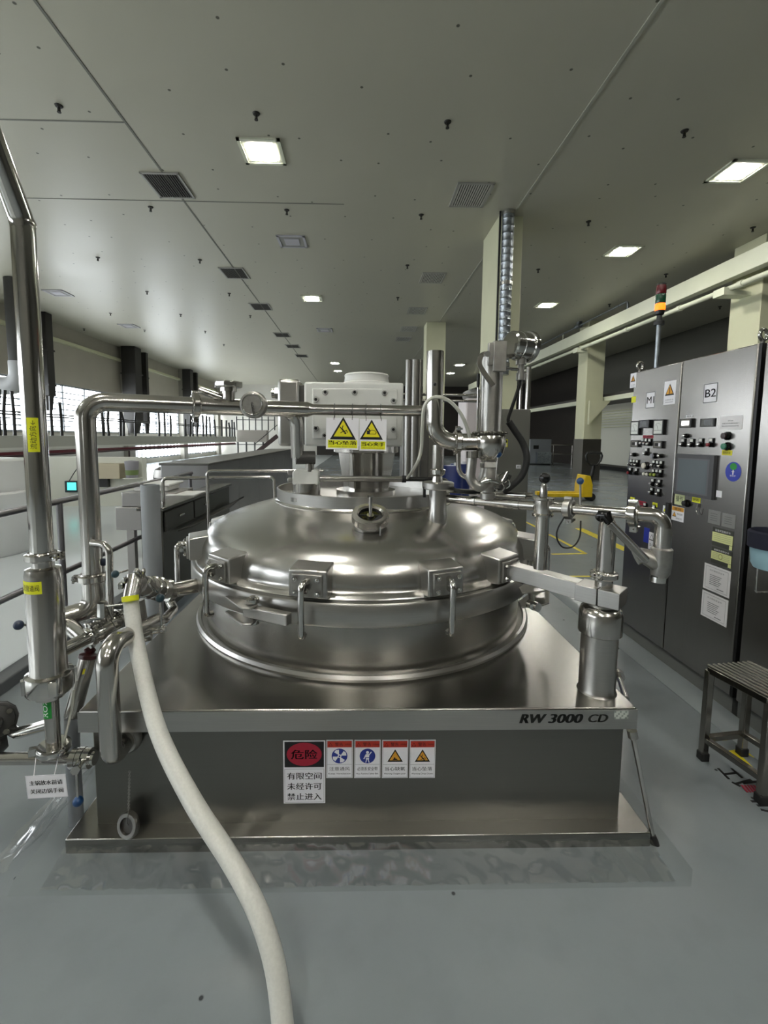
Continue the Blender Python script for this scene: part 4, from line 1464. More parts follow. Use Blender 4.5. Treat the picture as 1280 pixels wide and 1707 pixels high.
# thin tube and actuator behind the tall pipe
ac = thing('actuator_cylinder', at(120, 1200, Y=1.68), 'leaning steel actuator with dark red cap and small yellow label behind the tall pipe', 'actuator')
a0, a1 = at(146, 1098, Y=1.72), at(120, 1195, Y=1.66)
da = (a0-a1).normalized()
MB().tube([a1, a1+da*0.01, a0], [0.028, 0.030, 0.030], 26).build('cylinder', satin, ac)
MB().tube([a1-V((0, 0, 0.0)), (a1.x-0.005, a1.y, cz-0.02), (a1.x-0.005, a1.y, 0.0)], 0.026, 20).build('stand_pipe', greyplastic, ac)
MB().lathe([(0.030, 0.0), (0.034, 0.004), (0.034, 0.016), (0.018, 0.024), (0.022, 0.034), (0.012, 0.044), (0, 0.044)], a0, da, 24).build('cap', mat('cap_dark_red', '3d1416', 0.3), ac)
u_, v_, _n = frame(da)
lb_ = a1+da*((a0-a1).length*0.84)
yl = MB()
for k in range(6):
    q0_, q1_ = R(-30+10*k), R(-20+10*k)
    f_ = lambda q, h: lb_+V((math.sin(q)*0.0308, -math.cos(q)*0.0308, 0))+da*h
    yl.face([yl.bm.verts.new(f_(q0_, -0.010)), yl.bm.verts.new(f_(q1_, -0.010)), yl.bm.verts.new(f_(q1_, 0.010)), yl.bm.verts.new(f_(q0_, 0.010))])
yl.build('label_strip', yellow, ac)
tag(MB().tube(spline([at(123, 1150, Y=1.58), at(120, 1180, Y=1.57), at(112, 1215, Y=1.56), at(103, 1252, Y=1.55)]), 0.0045, 8).build('sample_tube', tubem), 'short thin clear tube slanting down behind the green label', 'tube')

# ---------------------------------------------------------------- valve cluster
vc = thing('valve_manifold', at(160, 1050, Y=1.72), 'cluster of polished clamped valves and short pipes between tall pipe and vessel', 'valve assembly')
C0, C1 = at(100, 1086, Y=1.57), at(222, 1026, Y=1.86)
C1.z = C0.z+0.0
c1p = at(222, 1026, Y=1.86)
C1 = V((c1p.x, c1p.y, c1p.z))
cd = (C1-C0).normalized()
L_ = (C1-C0).length
MB().cyl(C0, C1, 0.024, seg=26).build('cross_pipe', polished, vc)
for f_, rr in ((0.38, 0.034), (0.50, 0.030), (0.64, 0.036), (0.78, 0.034)):
    ferrule(vc, C0+cd*L_*f_, cd, rr-0.008, 0.009, 0.013, knob=(-0.3, -0.4, 1))
MB().tube([C0+cd*L_*0.42, C0+cd*L_*0.5, C0+cd*L_*0.6, C0+cd*L_*0.74], [0.03, 0.036, 0.038, 0.033], 24).build('valve_body', satin, vc)
ss = C0+cd*L_*0.68
st0 = at(171, 1014, Y=1.72)
MB().cyl(ss, st0+V((0, 0, 0.02)), 0.0165, seg=16).cyl(st0-V((0, 0, 0.03)), st0+V((0, 0, 0.022)), 0.020, 0.018, seg=8).build('valve_stem', polished, vc)
MB().cyl(st0+V((0.005, 0, 0.008)), at(206, 1008, Y=1.70), 0.0045, seg=10).build('stem_rod', satin, vc)
# elbow side valve with lever to the outside
e2 = E2
MB().cyl(e2+V((0.01, 0, 0)), e2-V((0.045, 0.02, 0.01)), 0.045, seg=24).build('elbow_clamp', polished, vc)
MB().tube([e2+V((0.03, -0.02, -0.02)), C0+cd*L_*0.3], [0.03, 0.026], 20).build('link_pipe', satin, vc)
MB().tube(fillet([at(128, 1028, Y=1.82), at(190, 1022, Y=1.86), at(222, 1035, Y=1.9), at(255, 1042, Y=1.95)], 0.04, 5), 0.018, 18).build('rear_pipe', polished, vc)
lever(vc, at(62, 1042, Y=1.58), at(31, 1042, Y=1.55), 0.005, 0.0165, km=mat('navy_knob', '1f2c44', 0.35))
# small swing pipe
MB().tube(fillet([at(153, 905, Y=1.80), at(182, 908, Y=1.78), at(184, 1030, Y=1.78)], 0.05, 8), 0.0135, 18).build('bypass_pipe', satin, vc)
lever(vc, at(173, 972, Y=1.86), at(172, 937, Y=1.86), 0.006, 0.016, km=mat('navy_knob', '1f2c44', 0.35))
lever(vc, at(214, 950, Y=1.72), at(192, 957, Y=1.70), 0.004, 0.0145, km=mat('teal_knob', '1d3a44', 0.35))
# nozzle on the vessel and the coupling of the hose
N0 = rad(R(-58), 0.93, 0.78)
N1, N2 = at(282, 985, Y=2.0), at(232, 975, Y=1.76)
MB().tube([N0, N1], 0.034, 26).build('vessel_nozzle', satin, vc)
nd = (N1-N0).normalized()
MB().lathe([(0.03, -0.012), (0.045, -0.012), (0.050, -0.008), (0.050, 0.010), (0.044, 0.016), (0.03, 0.016)], N1, nd, 30).build('nozzle_clamp', satin, vc)
MB().disc(at(276, 974, Y=1.96), (-0.2, -1, 0.1), 0.010, -0.01, 0.012, 14).build('clamp_button', blackg, vc)
MB().tube([N1, N1+(N2-N1)*0.5, N2], [0.034, 0.040, 0.032], 26).build('ball_valve', dull, vc)
for k, (f_, r_) in enumerate(((0.42, 0.048), (0.62, 0.046), (0.8, 0.04))):
    q_ = N1+(N2-N1)*f_
    MB().torus(q_, (N2-N1), r_-0.004, 0.006, 28, 8).build('band', polished, vc)
cm = MB()
for (p_, q_, w_) in (((205, 968), (238, 962), 0.016), ((226, 950), (246, 968), 0.014), ((200, 978), (212, 968), 0.018), ((240, 950), (232, 975), 0.012), ((248, 968), (262, 985), 0.014)):
    cm.bar(at(*p_, Y=1.66), at(*q_, Y=1.72), w_, w_*1.3)
cm.build('cam_levers', polished, vc, bevel=0.003)
HC0, HC1 = at(226, 962, Y=1.70), at(217, 1003, Y=1.64)
MB().tube([HC0, HC0+(HC1-HC0)*0.4, HC1], [0.034, 0.031, 0.028], 26).build('hose_coupling', satin, vc)
MB().ball(at(228, 968, Y=1.70), 0.036, 18).build('coupling_elbow', dull, vc)
# lower tee to the right of the hose
T0 = at(248, 1052, Y=1.72)
MB().cyl(T0, at(276, 1049, Y=1.72), 0.015, 0.011, seg=16).cyl(at(270, 1049.5, Y=1.72), at(274, 1049, Y=1.72), 0.016, seg=16).build('tee_stem', polished, vc)
lever(vc, at(269, 1046, Y=1.72), at(267, 997, Y=1.72), 0.0055, 0.0165, km=mat('teal_knob', '1d3a44', 0.35))
MB().lathe([(0.02, -0.02), (0.034, -0.02), (0.036, 0.0), (0.034, 0.02), (0.02, 0.02)], at(243, 1054, Y=1.74), (1, 0.3, 0.05), 26).build('tee_flange', satin, vc)
MB().tube(fillet([at(225, 1045, Y=1.76), at(275, 1032, Y=1.9), at(290, 1015, Y=2.0), at(283, 1002, Y=2.05)], 0.04, 6), 0.020, 18).build('tee_pipe', satin, vc)
MB().tube([at(232, 1000, Y=1.8), at(240, 1050, Y=1.8)], 0.02, 16).build('down_leg', dull, vc)

# bent overflow pipe into the front of the base
ov = thing('overflow_pipe', at(200, 1265, Y=1.46), 'thick bent steel pipe dropping in front of the base and turning into a flange', 'pipe')
OY = 1.455
o0, o1, o2 = at(262, 1036, Y=1.80), at(180, 1077, Y=OY), at(183, 1266, Y=OY)
o2.x = (o1.x+o2.x)/2
o1.x = o2.x
o3 = at(216, 1264, Y=PF-0.01)
o3.z = o2.z
MB().tube(fillet([o0, o1, o2, V((o3.x, PF-0.03, o3.z)), V((o3.x+0.003, PF+0.002, o3.z))], [0.06, 0.06, 0.01], 10), 0.0335, 28).build('bend', satin, ov)
ofl = MB().lathe([(0.034, 0.0), (0.052, 0.0), (0.056, 0.006), (0.056, 0.022), (0.05, 0.03), (0.034, 0.03)], (o3.x, PF, o3.z), (-0.25, -1, 0), 32).build('union_flange', dull, ov)
# cap hanging on its chain, leaning on the base foot
cp = thing('chained_cap', at(215, 1373, Y=1.54), 'ring shaped steel blanking cap hanging on a chain in front of the base', 'cap')
cc = at(216, 1374, Y=1.535)
cn = V((-0.30, -0.9, 0.28)).normalized()
MB().lathe([(0, 0.004), (0.026, 0.004), (0.028, 0.010), (0.028, 0.016), (0.040, 0.016), (0.044, 0.010), (0.044, -0.002), (0.038, -0.006), (0, -0.006)], cc, cn, 36).build('cap_ring', mat('tarnished_cap_steel', '7c7a75', 0.33, 1.0), cp)
MB().disc(cc, cn, 0.0275, 0.003, 0.0065, 28).build('cap_face', mat('cap_dark_face', '4a4845', 0.35, 0.8), cp)
chn = MB()
c_top, c_bot = at(216, 1287, Y=PF-0.05), at(214, 1350, Y=1.53)
for k in range(22):
    q_ = c_top+(c_bot-c_top)*k/21
    chn.torus(q_, (1, 0.2, 0) if k % 2 else (0.2, 1, 0), 0.0042, 0.0009, 10, 5)
chn.tube([c_bot, cc+cn*0.012+V((0, 0, 0.012)), cc+cn*0.006], 0.0012, 5)
chn.build('chain', dull, cp)

# white hose
hose_m = mat('white_hose', 'c9c9c3', 0.38, vary=0.05, scale=140, bump=0.05)
hst = thing('white_hose', at(372, 1420, Y=1.15), 'thick white braided hose curving down from the valve cluster across the floor', 'hose')
hp = spline([HC1+(HC1-HC0)*(-0.1), at(222, 1035, Y=1.61), at(231, 1090, Y=1.56), at(262, 1214, Y=1.40), at(318, 1330, Y=1.25), at(385, 1435, Y=1.145), at(428, 1516, Y=1.08), at(456, 1600, Y=1.03), at(470, 1695, Y=0.985),
             at(476, 1800, Y=0.945), V((-0.16, 0.80, 0.028)), V((-0.12, 0.55, 0.028)), V((-0.02, 0.30, 0.028))], 10)
MB().tube(hp, 0.0265, 26).build('hose', hose_m, hst)
b0, b1 = at(217, 993, Y=1.63), at(217.5, 1002, Y=1.625)
MB().tube([b0, b1], 0.0282, 26).build('marker_band', lime, hst)

# grey plastic pipe standing beside the base
gp = at(255, 950, Y=2.42)
g1 = at(255, 808, Y=2.42)
gpb = MB()
gpb.lathe([(0.047, 0.0), (0.047, g1.z), (0.040, g1.z), (0.040, g1.z-0.25)], (gp.x, 2.42, 0), seg=40)
tag(gpb.build('plastic_pipe', greyplastic), 'open topped grey plastic pipe standing upright behind the hose coupling', 'pipe')

# ================================================================ control cabinets
KX = 2.0
cu_, cv_ = V((0, -1, 0)), V((0, 0, 1))
kY = [at(1050, 730, X=KX).y, at(1128.5, 730, X=KX).y, at(1252, 730, X=KX).y]
KZ0, KZ1 = 0.125, 1.985


def ksign(x0, y0, x1, y1, base, thick=0.0015, off=0.0):
    """plate on the cabinet front; x0,y0 upper far corner, x1,y1 lower near corner"""
    a = at(x0, y0, X=KX)
    b = at(x1, y0, X=KX)
    c = at((x0+x1)/2, y0, X=KX)
    d = at((x0+x1)/2, y1, X=KX)
    w, h = a.y-b.y, c.z-d.z
    return Sign((KX-off, (a.y+b.y)/2, (c.z+d.z)/2), cu_, cv_, abs(w), abs(h), base, thick, 0.0006)


def cabinet(name, ya, yb, label, depth=0.5):
    t = thing(name, (KX+depth/2, (ya+yb)/2, 0), label, 'control cabinet', 'steel control cabinets')
    MB().box2((KX+0.03, yb+0.004, KZ0), (KX+depth, ya-0.004, KZ1-0.008)).build('body', dark_steel, t, bevel=0.004)
    MB().box2((KX, yb+0.005, KZ0+0.004), (KX+0.032, ya-0.005, KZ1)).build('door', cab_steel, t, bevel=0.006)
    MB().box2((KX+0.02, yb, 0), (KX+depth-0.02, ya, KZ0)).build('plinth', mat('plinth_grey', '757776', 0.5), t)
    return t


m1 = cabinet('control_cabinet', kY[0], kY[1], 'steel control cabinet lettered M1 carrying the stack light')
b2 = cabinet('control_cabinet', kY[1], kY[2], 'steel control cabinet lettered B2 with a touch screen')
b3 = cabinet('control_cabinet', kY[2]-0.035, kY[2]-0.60, 'plain steel cabinet at the picture edge carrying the pale blue basket')
MB().box2((KX+0.006, kY[2]-0.012, KZ0), (KX+0.035, kY[2]+0.004, KZ1)).build('door_seal', black, b2)
MB().tube(fillet([(KX, kY[2]-0.14, 0.89), (KX-0.035, kY[2]-0.14, 0.89), (KX-0.035, kY[2]-0.14, 0.75), (KX, kY[2]-0.14, 0.75)], 0.02, 5), 0.006, 10).build('pull_handle', polished, b3)
for p_, par in ((at(1064, 622, X=KX+0.04), m1), (at(1268, 572, X=KX+0.04), b2)):
    e = MB().torus((KX+0.05, p_.y, KZ1+0.050), (0.3, -0.95, 0), 0.027, 0.009, 24, 10).cyl((KX+0.05, p_.y, KZ1-0.006), (KX+0.05, p_.y, KZ1+0.022), 0.010, seg=14)
    e.build('eye_bolt', polished, par)

struct(MB().prism([(0, 0), (0.16, 0), (0.14, 0.035), (0.06, 0.030)], (KX-0.12, 6.0, 0), (1, 0, 0), (0, 0, 1), 4.6).build('baseboard_2', mat('kerb_grey_epoxy', '858c8f', 0.3), bevel=0.006))
# stack light
sl0 = at(1096, 606, Y=3.12)
slz = KZ1-0.008
sx, sy = at(1097, 560, Y=3.12).x, 3.12
stl = thing('stack_light', (sx, sy, slz), 'signal tower with red, green and lit amber tiers on top of the control cabinet', 'signal light')


def sz_(py):
    return at(1098, py, Y=sy).z


MB().cyl((sx, sy, slz), (sx, sy, sz_(540)), 0.014, seg=18).build('pole', galv, stl)
MB().lathe([(0.0, sz_(542)), (0.032, sz_(542)), (0.032, sz_(536)), (0.018, sz_(535)), (0.016, sz_(526)), (0.026, sz_(524)), (0.029, sz_(518)), (0, sz_(518))], (sx, sy, 0), seg=28).build('base', black, stl)
for nm, y0, y1, m in (('amber_tier', 518, 506.5, mat('amber_lens', 'ff6a1c', 0.3, emit=2.2, ecol='ff5a10')), ('green_tier', 506, 491, mat('green_lens', '12452c', 0.25)), ('red_tier', 490.5, 476, mat('red_lens', '5c0f16', 0.25))):
    MB().lathe([(0.0, sz_(y0)), (0.029, sz_(y0)), (0.031, sz_(y0)+0.006), (0.031, sz_(y1)-0.006), (0.029, sz_(y1)), (0, sz_(y1))], (sx, sy, 0), seg=28).build(nm, m, stl)
MB().lathe([(0.030, sz_(476)), (0.030, sz_(474)), (0.024, sz_(472.5)), (0, sz_(472.5))], (sx, sy, 0), seg=28).build('top_cap', black, stl)

# name plates
for par, rc, s in ((m1, (1078, 653.5, 1092.7, 680), 'M1'), (b2, (1174.5, 639, 1197, 671), 'B2')):
    S = ksign(*rc, white)
    w, h = S.w, S.h
    S.border(-w*0.48, -h*0.48, w*0.48, h*0.48, w*0.035, ink)
    S.text(s, 0.02*w, 0, w*0.78, h*0.42, ink, bold=w*0.012)
    S.build('name_plate', par, 'white plate lettered ' + s)
for par, rc, s in ((m1, (1108.5, 635, 1127.5, 674), '注意安全'), (m1, (1051.5, 622, 1061, 646), '当心触电')):
    S = ksign(*rc, white)
    w, h = S.w, S.h
    S.tri(0, h*0.12, w*0.80, orange)
    S.line([(0, h*0.20), (0, h*0.05)], w*0.07, ink, 3)
    S.ell(0, -h*0.01, w*0.045, w*0.045, ink, 3)
    S.text(s, 0, -h*0.30, w*0.75, h*0.07, mat('grey_ink', '77777c', 0.6))
    S.line([(-w*0.33, -h*0.40), (w*0.33, -h*0.40)], h*0.02, mat('grey_ink', '77777c', 0.6))
    S.build('warning_sticker', par, 'white sticker with yellow warning triangle')
S = ksign(1053, 661, 1060, 671, lime)
S.build('tag_sticker', m1, 'small yellow-green sticker')


def gauge_box(par, rc, dep, face, kind, name, lab):
    S = ksign(*rc, black, dep)
    w, h = S.w, S.h
    S.rect(-w*0.40, -h*0.42, w*0.40, h*0.42, face)
    if kind == 'meter':
        S.line([(-w*0.36, -h*0.20), (w*0.36, -h*0.20)], h*0.02, ink, 2)
        S.line([(0.05*w, -h*0.18), (-0.12*w, h*0.18)], w*0.02, ink, 2)
        S.line([(-w*0.28, h*0.12), (-w*0.12, h*0.26), (w*0.12, h*0.26), (w*0.28, h*0.12)], h*0.012, ink, 2)
    elif kind == 'count':
        S.rect(-w*0.30, -h*0.2, w*0.08, h*0.2, ink, 2)
        S.rect(w*0.12, -h*0.22, w*0.34, h*0.22, white, 2)
    elif kind == 'digits':
        S.rect(-w*0.32, -h*0.24, w*0.32, h*0.26, mat('lit_display', 'ffffff', 0.4, emit=1.2), 2)
        S.text('2000', 0, 0, w*0.5, h*0.26, mat('grey_ink', '77777c', 0.6), 3)
    elif kind == 'dark':
        S.rect(-w*0.20, -h*0.3, w*0.28, h*0.3, mat('display_grey', '5b5e60', 0.3), 2)
    o_ = S.build(name, par, lab)
    return o_


mface = mat('meter_face', 'd9dbd6', 0.3)
bez = mat('bezel_grey', '6f6c64', 0.45)
gauge_box(m1, (1055, 702, 1069, 725.5), 0.016, mface, 'meter', 'panel_meter', 'square white dial meter')
gauge_box(m1, (1093, 699.5, 1110, 725), 0.016, mface, 'meter', 'panel_meter', 'square white dial meter')
gauge_box(m1, (1072, 700, 1089.5, 713.5), 0.03, mat('dark_display', '2c2c2e', 0.25), 'dark', 'controller', 'small black controller')
gauge_box(m1, (1054.5, 734, 1067, 745.5), 0.014, bez, 'count', 'counter', 'small grey counter')
gauge_box(m1, (1092.5, 735, 1107, 747.5), 0.014, bez, 'count', 'counter', 'small grey counter')
gauge_box(b2, (1137.5, 698, 1157, 713), 0.016, bez, 'digits', 'digital_display', 'small display with lit digits')
gauge_box(b2, (1169, 697.5, 1193, 711.5), 0.006, mat('olive_display', '35332a', 0.2), 'dark', 'dark_display', 'dark unlit display')
for par, rc, m, s, l in ((m1, (1072, 725.5, 1089, 730.5), darkred, '主搅拌', 'narrow red label'), (m1, (1060, 835, 1077, 842), darkred, '真空泵', 'narrow red label'),
                         (b2, (1144, 692, 1154.5, 696), white, '温度', 'tiny white label'), (b2, (1204, 750.5, 1220.5, 759), yellow, '照明开关', 'yellow label with black characters'),
                         (m1, (1051, 829, 1058, 836), lime, '开', 'small lime label'), (m1, (1088, 838, 1096, 845), lime, '关', 'small lime label'),
                         (b2, (1125.5, 822, 1142, 842), mat('pale_green_card', 'cfd6a4', 0.6), '操作', 'pale green card'), (b2, (1154, 828.5, 1168, 838), lime, '钥匙', 'lime label'),
                         (b2, (1194.5, 818, 1203.5, 829), white, None, 'small white sticker')):
    S = ksign(*rc, m)
    if s:
        S.text(s, 0, 0, S.w*0.75, S.h*0.5, ink)
    S.build('label_strip', par, l)
S = ksign(1200.5, 693, 1238.5, 716, paper)
for i, s in enumerate(('操作说明', '设备运行前请检查阀门', '确认后方可启动开关')):
    S.text(s, 0, S.h*(0.14-0.19*i), S.w*(0.22 if i == 0 else 0.75), S.h*0.09, ink)
S.build('paper_notice', b2, 'white paper with three printed lines')
# round sticker
S = ksign(1210.5, 770, 1237, 803, mat('sticker_hidden_back', '2335a0', 0.4), 0.0004)
w, h = S.w, S.h
S.mb = MB()
S.ell(0, 0, w*0.5, h*0.5, mat('round_blue', '2335a0', 0.4), 1, 40)
S.ell(0, h*0.26, w*0.22, h*0.18, green, 2)
S.line([(0, 0.06*h), (0, -0.12*h)], w*0.07, white, 2)
S.line([(-0.08*w, 0.0), (0.08*w, 0.0)], w*0.03, white, 2)
S.text('请洗手', 0, -h*0.21, w*0.38, h*0.09, white, 2)
S.build('round_sticker', b2, 'round blue sticker with green mark')
# touch screen
S = ksign(1132, 757.5, 1196, 829, mat('hmi_bezel', '47474a', 0.4), 0.018)
w, h = S.w, S.h
S.rect(-w*0.44, -h*0.43, w*0.40, h*0.40, mat('hmi_inner', '5b5b60', 0.4))
S.rect(-w*0.40, -h*0.40, w*0.36, h*0.37, mat('hmi_screen', '6d757a', 0.12), 2)
S.build('touch_screen', b2, 'grey framed touch screen')

# push buttons and selector switches
tagm = mat('switch_tag', 'dcdcd8', 0.5)


def switch(par, px, py, cap=None, tag_=True, rr=0.0125, nm='selector_switch'):
    p_ = at(px, py, X=KX)
    mb = MB()
    if tag_:
        mb.box((KX-0.004, p_.y, p_.z+0.007), (0.008, 0.030, 0.052))
    mb.lathe([(0, 0), (rr*1.15, 0), (rr*1.15, 0.006), (rr, 0.010), (rr*0.9, 0.018), (0, 0.018)], (KX-0.002, p_.y, p_.z-0.004), (-1, 0, 0), 16)
    o_ = mb.build(nm, blackg, par)
    if tag_:
        MB().box((KX-0.009, p_.y, p_.z+0.022), (0.003, 0.020, 0.016)).build('tag', tagm, o_)
    MB().lathe([(0, 0.016), (rr*0.85, 0.016), (rr*0.8, 0.026), (0, 0.028)], (KX-0.002, p_.y, p_.z-0.004), (-1, 0, 0), 14).build('cap', cap or polished, o_)


redb, whb, grb = mat('red_button', '8e1722', 0.3), mat('white_button', 'd6d2c4', 0.4), mat('green_button', '1f6b50', 0.3)
olive = mat('olive_button', '8c9a35', 0.35)
for px, py, c in ((1072.5, 738, None), (1078, 738.5, None), (1084, 739, None), (1078.5, 755, None), (1053, 773, None), (1058, 773.5, None), (1063, 774, None),
                  (1091, 775, None), (1097, 776, black), (1103, 776.5, None), (1051.5, 787, redb), (1061.5, 788, black), (1090, 790, olive), (1096, 790.5, olive), (1102, 791, black),
                  (1089, 806, None), (1100, 807.5, None), (1087.5, 820.5, None), (1099, 823, None), (1052.5, 845, black), (1076, 846, redb), (1091, 850, None)):
    switch(m1, px, py, c)
for px, py, c in ((1058, 757, None), (1103, 759, None), (1078, 789, whb), (1083.5, 789.5, whb)):
    switch(m1, px, py, c, False, nm='selector_knob')
switch(m1, 1078, 775.5, whb, False, 0.024, nm='mushroom_button')
switch(m1, 1092, 759, mat('grey_button', '84868e', 0.4), False, 0.018, nm='round_button')
for px, py, c in ((1140, 740, None), (1154.5, 740.5, None), (1169.5, 740, None), (1186.5, 740, redb)):
    switch(b2, px, py, c)
switch(b2, 1145.5, 725.5, None, False, nm='selector_knob')
switch(b2, 1213, 725.5, mat('dark_red_knob', '2a1013', 0.3), False, 0.02, nm='round_button')
switch(b2, 1213, 743, grb, False, 0.02, nm='round_button')
switch(b2, 1146, 838, black, False, 0.02, nm='key_switch')
MB().tube(spline([at(1163, 842, X=KX-0.01), at(1160, 850, X=KX-0.012), at(1164, 858, X=KX-0.01), at(1167, 848, X=KX-0.01)]), 0.002, 6).box(at(1163, 843, X=KX-0.008), (0.006, 0.012, 0.02)).build('key', satin, b2)
# door latch and stickers by the latch
a_, b_ = at(1117, 838, X=KX), at(1117, 868, X=KX)
MB().box((KX-0.012, kY[1]+0.02, (a_.z+b_.z)/2), (0.024, 0.03, a_.z-b_.z)).build('door_latch', black, m1, bevel=0.005)
S = ksign(1105.5, 843, 1112, 864, white)
S.tri(0, S.h*0.15, S.w*0.8, lime)
S.text('注意', 0, -S.h*0.3, S.w*0.7, S.h*0.14, ink)
S.build('warning_sticker', m1, 'narrow white sticker with yellow triangle')
S = ksign(1120.5, 845, 1141, 869, white)
w, h = S.w, S.h
S.rect(-w*0.48, h*0.2, w*0.48, h*0.48, orange)
S.text('警告', 0, h*0.34, w*0.6, h*0.18, ink, 2)
S.tri(-w*0.26, -h*0.06, w*0.34, orange)
S.text('有电危险', w*0.18, 0, w*0.45, h*0.14, ink)
S.text('请勿打开', w*0.12, -h*0.32, w*0.5, h*0.14, ink)
S.build('warning_sticker', b2, 'white sticker with orange header')
S = ksign(1082, 888, 1092.5, 917, white)
S.tri(0, S.h*0.22, S.w*0.8, white)
S.text('当心', 0, -S.h*0.2, S.w*0.6, S.h*0.2, ink)
S.build('warning_sticker', m1, 'tall white sticker with black triangle')
S = ksign(1074, 880, 1083, 905, mat('round_blue', '2335a0', 0.4))
S.build('blue_sticker', m1, 'small blue sticker')
for rc in ((1181.5, 851, 1202, 874), (1204.5, 857, 1227, 880)):
    S = ksign(*rc, mat('grey_engraved_plate', '8d8c89', 0.4, 0.5))
    for i in range(4):
        S.line([(-S.w*0.3, S.h*(0.25-0.16*i)), (S.w*0.25, S.h*(0.25-0.16*i))], S.h*0.03, mat('grey_ink2', '5c5c5c', 0.6))
    S.build('rating_plate', b2, 'small grey engraved plate')
cert = mat('lime_certificate', 'd8dc9a', 0.6)
for k, rc in enumerate(((1188.5, 882, 1223.5, 914), (1186.5, 915.5, 1221, 943))):
    S = ksign(*rc, mat('certificate_dark', '3a3c34', 0.6))
    w, h = S.w, S.h
    S.rect(-w*0.5, -h*0.26, w*0.5, h*0.24, cert)
    S.text('设备状态标识卡', 0, h*0.36, w*0.75, h*0.12, white)
    for i in range(4):
        S.line([(-w*0.42, h*(0.15-0.1*i)), (w*0.42, h*(0.15-0.1*i))], h*0.012, mat('grey_ink', '77777c', 0.6), 2)
    if k:
        S.ell(-0.02*w, 0, h*0.16, h*0.17, mat('stamp_olive', '9a9a5c', 0.6), 2)
        S.ell(-0.02*w, 0, h*0.12, h*0.13, cert, 3)
    S.rect(w*0.36, -h*0.5, w*0.5, -h*0.28, cert)
    S.build('status_card', b2, 'lime card with dark bands, ' + ('round stamp' if k else 'ruled lines'))
for k, rc in enumerate(((1174.5, 945.5, 1219.5, 990), (1170.5, 992, 1215, 1037))):
    S = ksign(*rc, paper)
    w, h = S.w, S.h
    S.border(-w*0.42, -h*0.42, w*0.42, h*0.42, w*0.008, mat('grey_ink', '77777c', 0.6))
    S.text('压力表检定证书', 0, h*0.30, w*0.55, h*0.06, mat('grey_ink2', '5c5c5c', 0.6))
    for i in range(6):
        S.line([(-w*0.25, h*(0.12-0.07*i)), (w*(0.18-0.04*(i % 3)), h*(0.12-0.07*i))], h*0.025, mat('grey_ink', '77777c', 0.6))
    S.line([(w*0.05, -h*0.34), (w*0.28, -h*0.34)], h*0.03, mat('grey_ink', '77777c', 0.6))
    S.build('paper_sheet', b2, ('upper' if not k else 'lower') + ' white printed sheet')

# basket and bag on the edge cabinet
ba, bb = at(1275, 890, X=KX-0.11), at(1300, 950, X=KX-0.11)
bk = thing('plastic_basket', (KX-0.05, (ba.y+bb.y)/2, bb.z), 'pale blue plastic basket with dark rim hung on the edge cabinet', 'basket')
yc, zc_ = ba.y-0.075, ba.z
bm_ = mat('pale_blue_plastic', '9fc3cf', 0.45)
MB().lathe([(0.0, bb.z), (0.085, bb.z), (0.095, bb.z+0.02), (0.105, zc_-0.02), (0.100, zc_-0.02), (0.090, bb.z+0.02), (0.0, bb.z+0.01)], (KX-0.11, yc, 0), seg=28).build('bucket', bm_, bk)
MB().lathe([(0.100, zc_-0.05), (0.112, zc_-0.05), (0.114, zc_+0.02), (0.104, zc_+0.028), (0.100, zc_)], (KX-0.11, yc, 0), seg=28).build('dark_rim', mat('navy_cloth', '14162a', 0.7), bk)
MB().box2((KX-0.012, yc-0.04, zc_-0.03), (KX, yc+0.04, zc_+0.04)).build('hook', black, bk)

# ================================================================ step stool
f1, f2, f3 = at(1171, 1266, Z=0), at(1236, 1258, Z=0), at(1268, 1338, Z=0)
s_ax = V((0.5*((f2-f1).x), (f2-f1).y, 0))
zt_ = at(1183, 1110, Y=f1.y).z
sx0, sx1, sy0, sy1 = f1.x, f1.x+0.40, f3.y, f1.y
stool = thing('step_stool', ((sx0+sx1)/2, (sy0+sy1)/2, 0), 'low steel step stool with slatted top standing before the cabinets', 'step stool')
tubs = mat('stool_tube_steel', '8f8b84', 0.2, 1.0)
ux, uy = (f2-f1), (f3-f1)
ux.z = uy.z = 0
f4 = f2+uy
feet = [f1, f2, f3, f4]
for k, f_ in enumerate(feet):
    l_ = MB().bar(V((f_.x, f_.y, 0.03)), V((f_.x, f_.y, zt_-0.02)), 0.030, 0.030).build('leg', tubs, stool, bevel=0.004)
    MB().box((f_.x, f_.y, 0.02), (0.038, 0.038, 0.04)).build('rubber_foot', rubber, l_, bevel=0.004)
for a_, b_ in ((f1, f2), (f3, f4), (f1, f3), (f2, f4)):
    MB().bar(V((a_.x, a_.y, 0.105)), V((b_.x, b_.y, 0.105)), 0.026, 0.026).build('stretcher', tubs, stool, bevel=0.003)
    MB().bar(V((a_.x, a_.y, zt_-0.018)), V((b_.x, b_.y, zt_-0.018)), 0.030, 0.030).build('top_rail', tubs, stool, bevel=0.003)
n_ = 9
for i in range(n_):
    a_ = f1+ux*(i/(n_-1))-uy*0.03
    b_ = a_+uy*1.06
    MB().cyl(V((a_.x, a_.y, zt_-0.002)), V((b_.x, b_.y, zt_-0.002)), 0.0085, seg=10).build('slat', polished, stool)

# floor markings under the stool
def floor_poly(name, pts, m, label, z=0.0015):
    mb = MB()
    mb.prism([(q.x, q.y) for q in pts], (0, 0, 0), (1, 0, 0), (0, 1, 0), z)
    return tag(mb.build(name, m, smooth=False), label, 'floor marking')


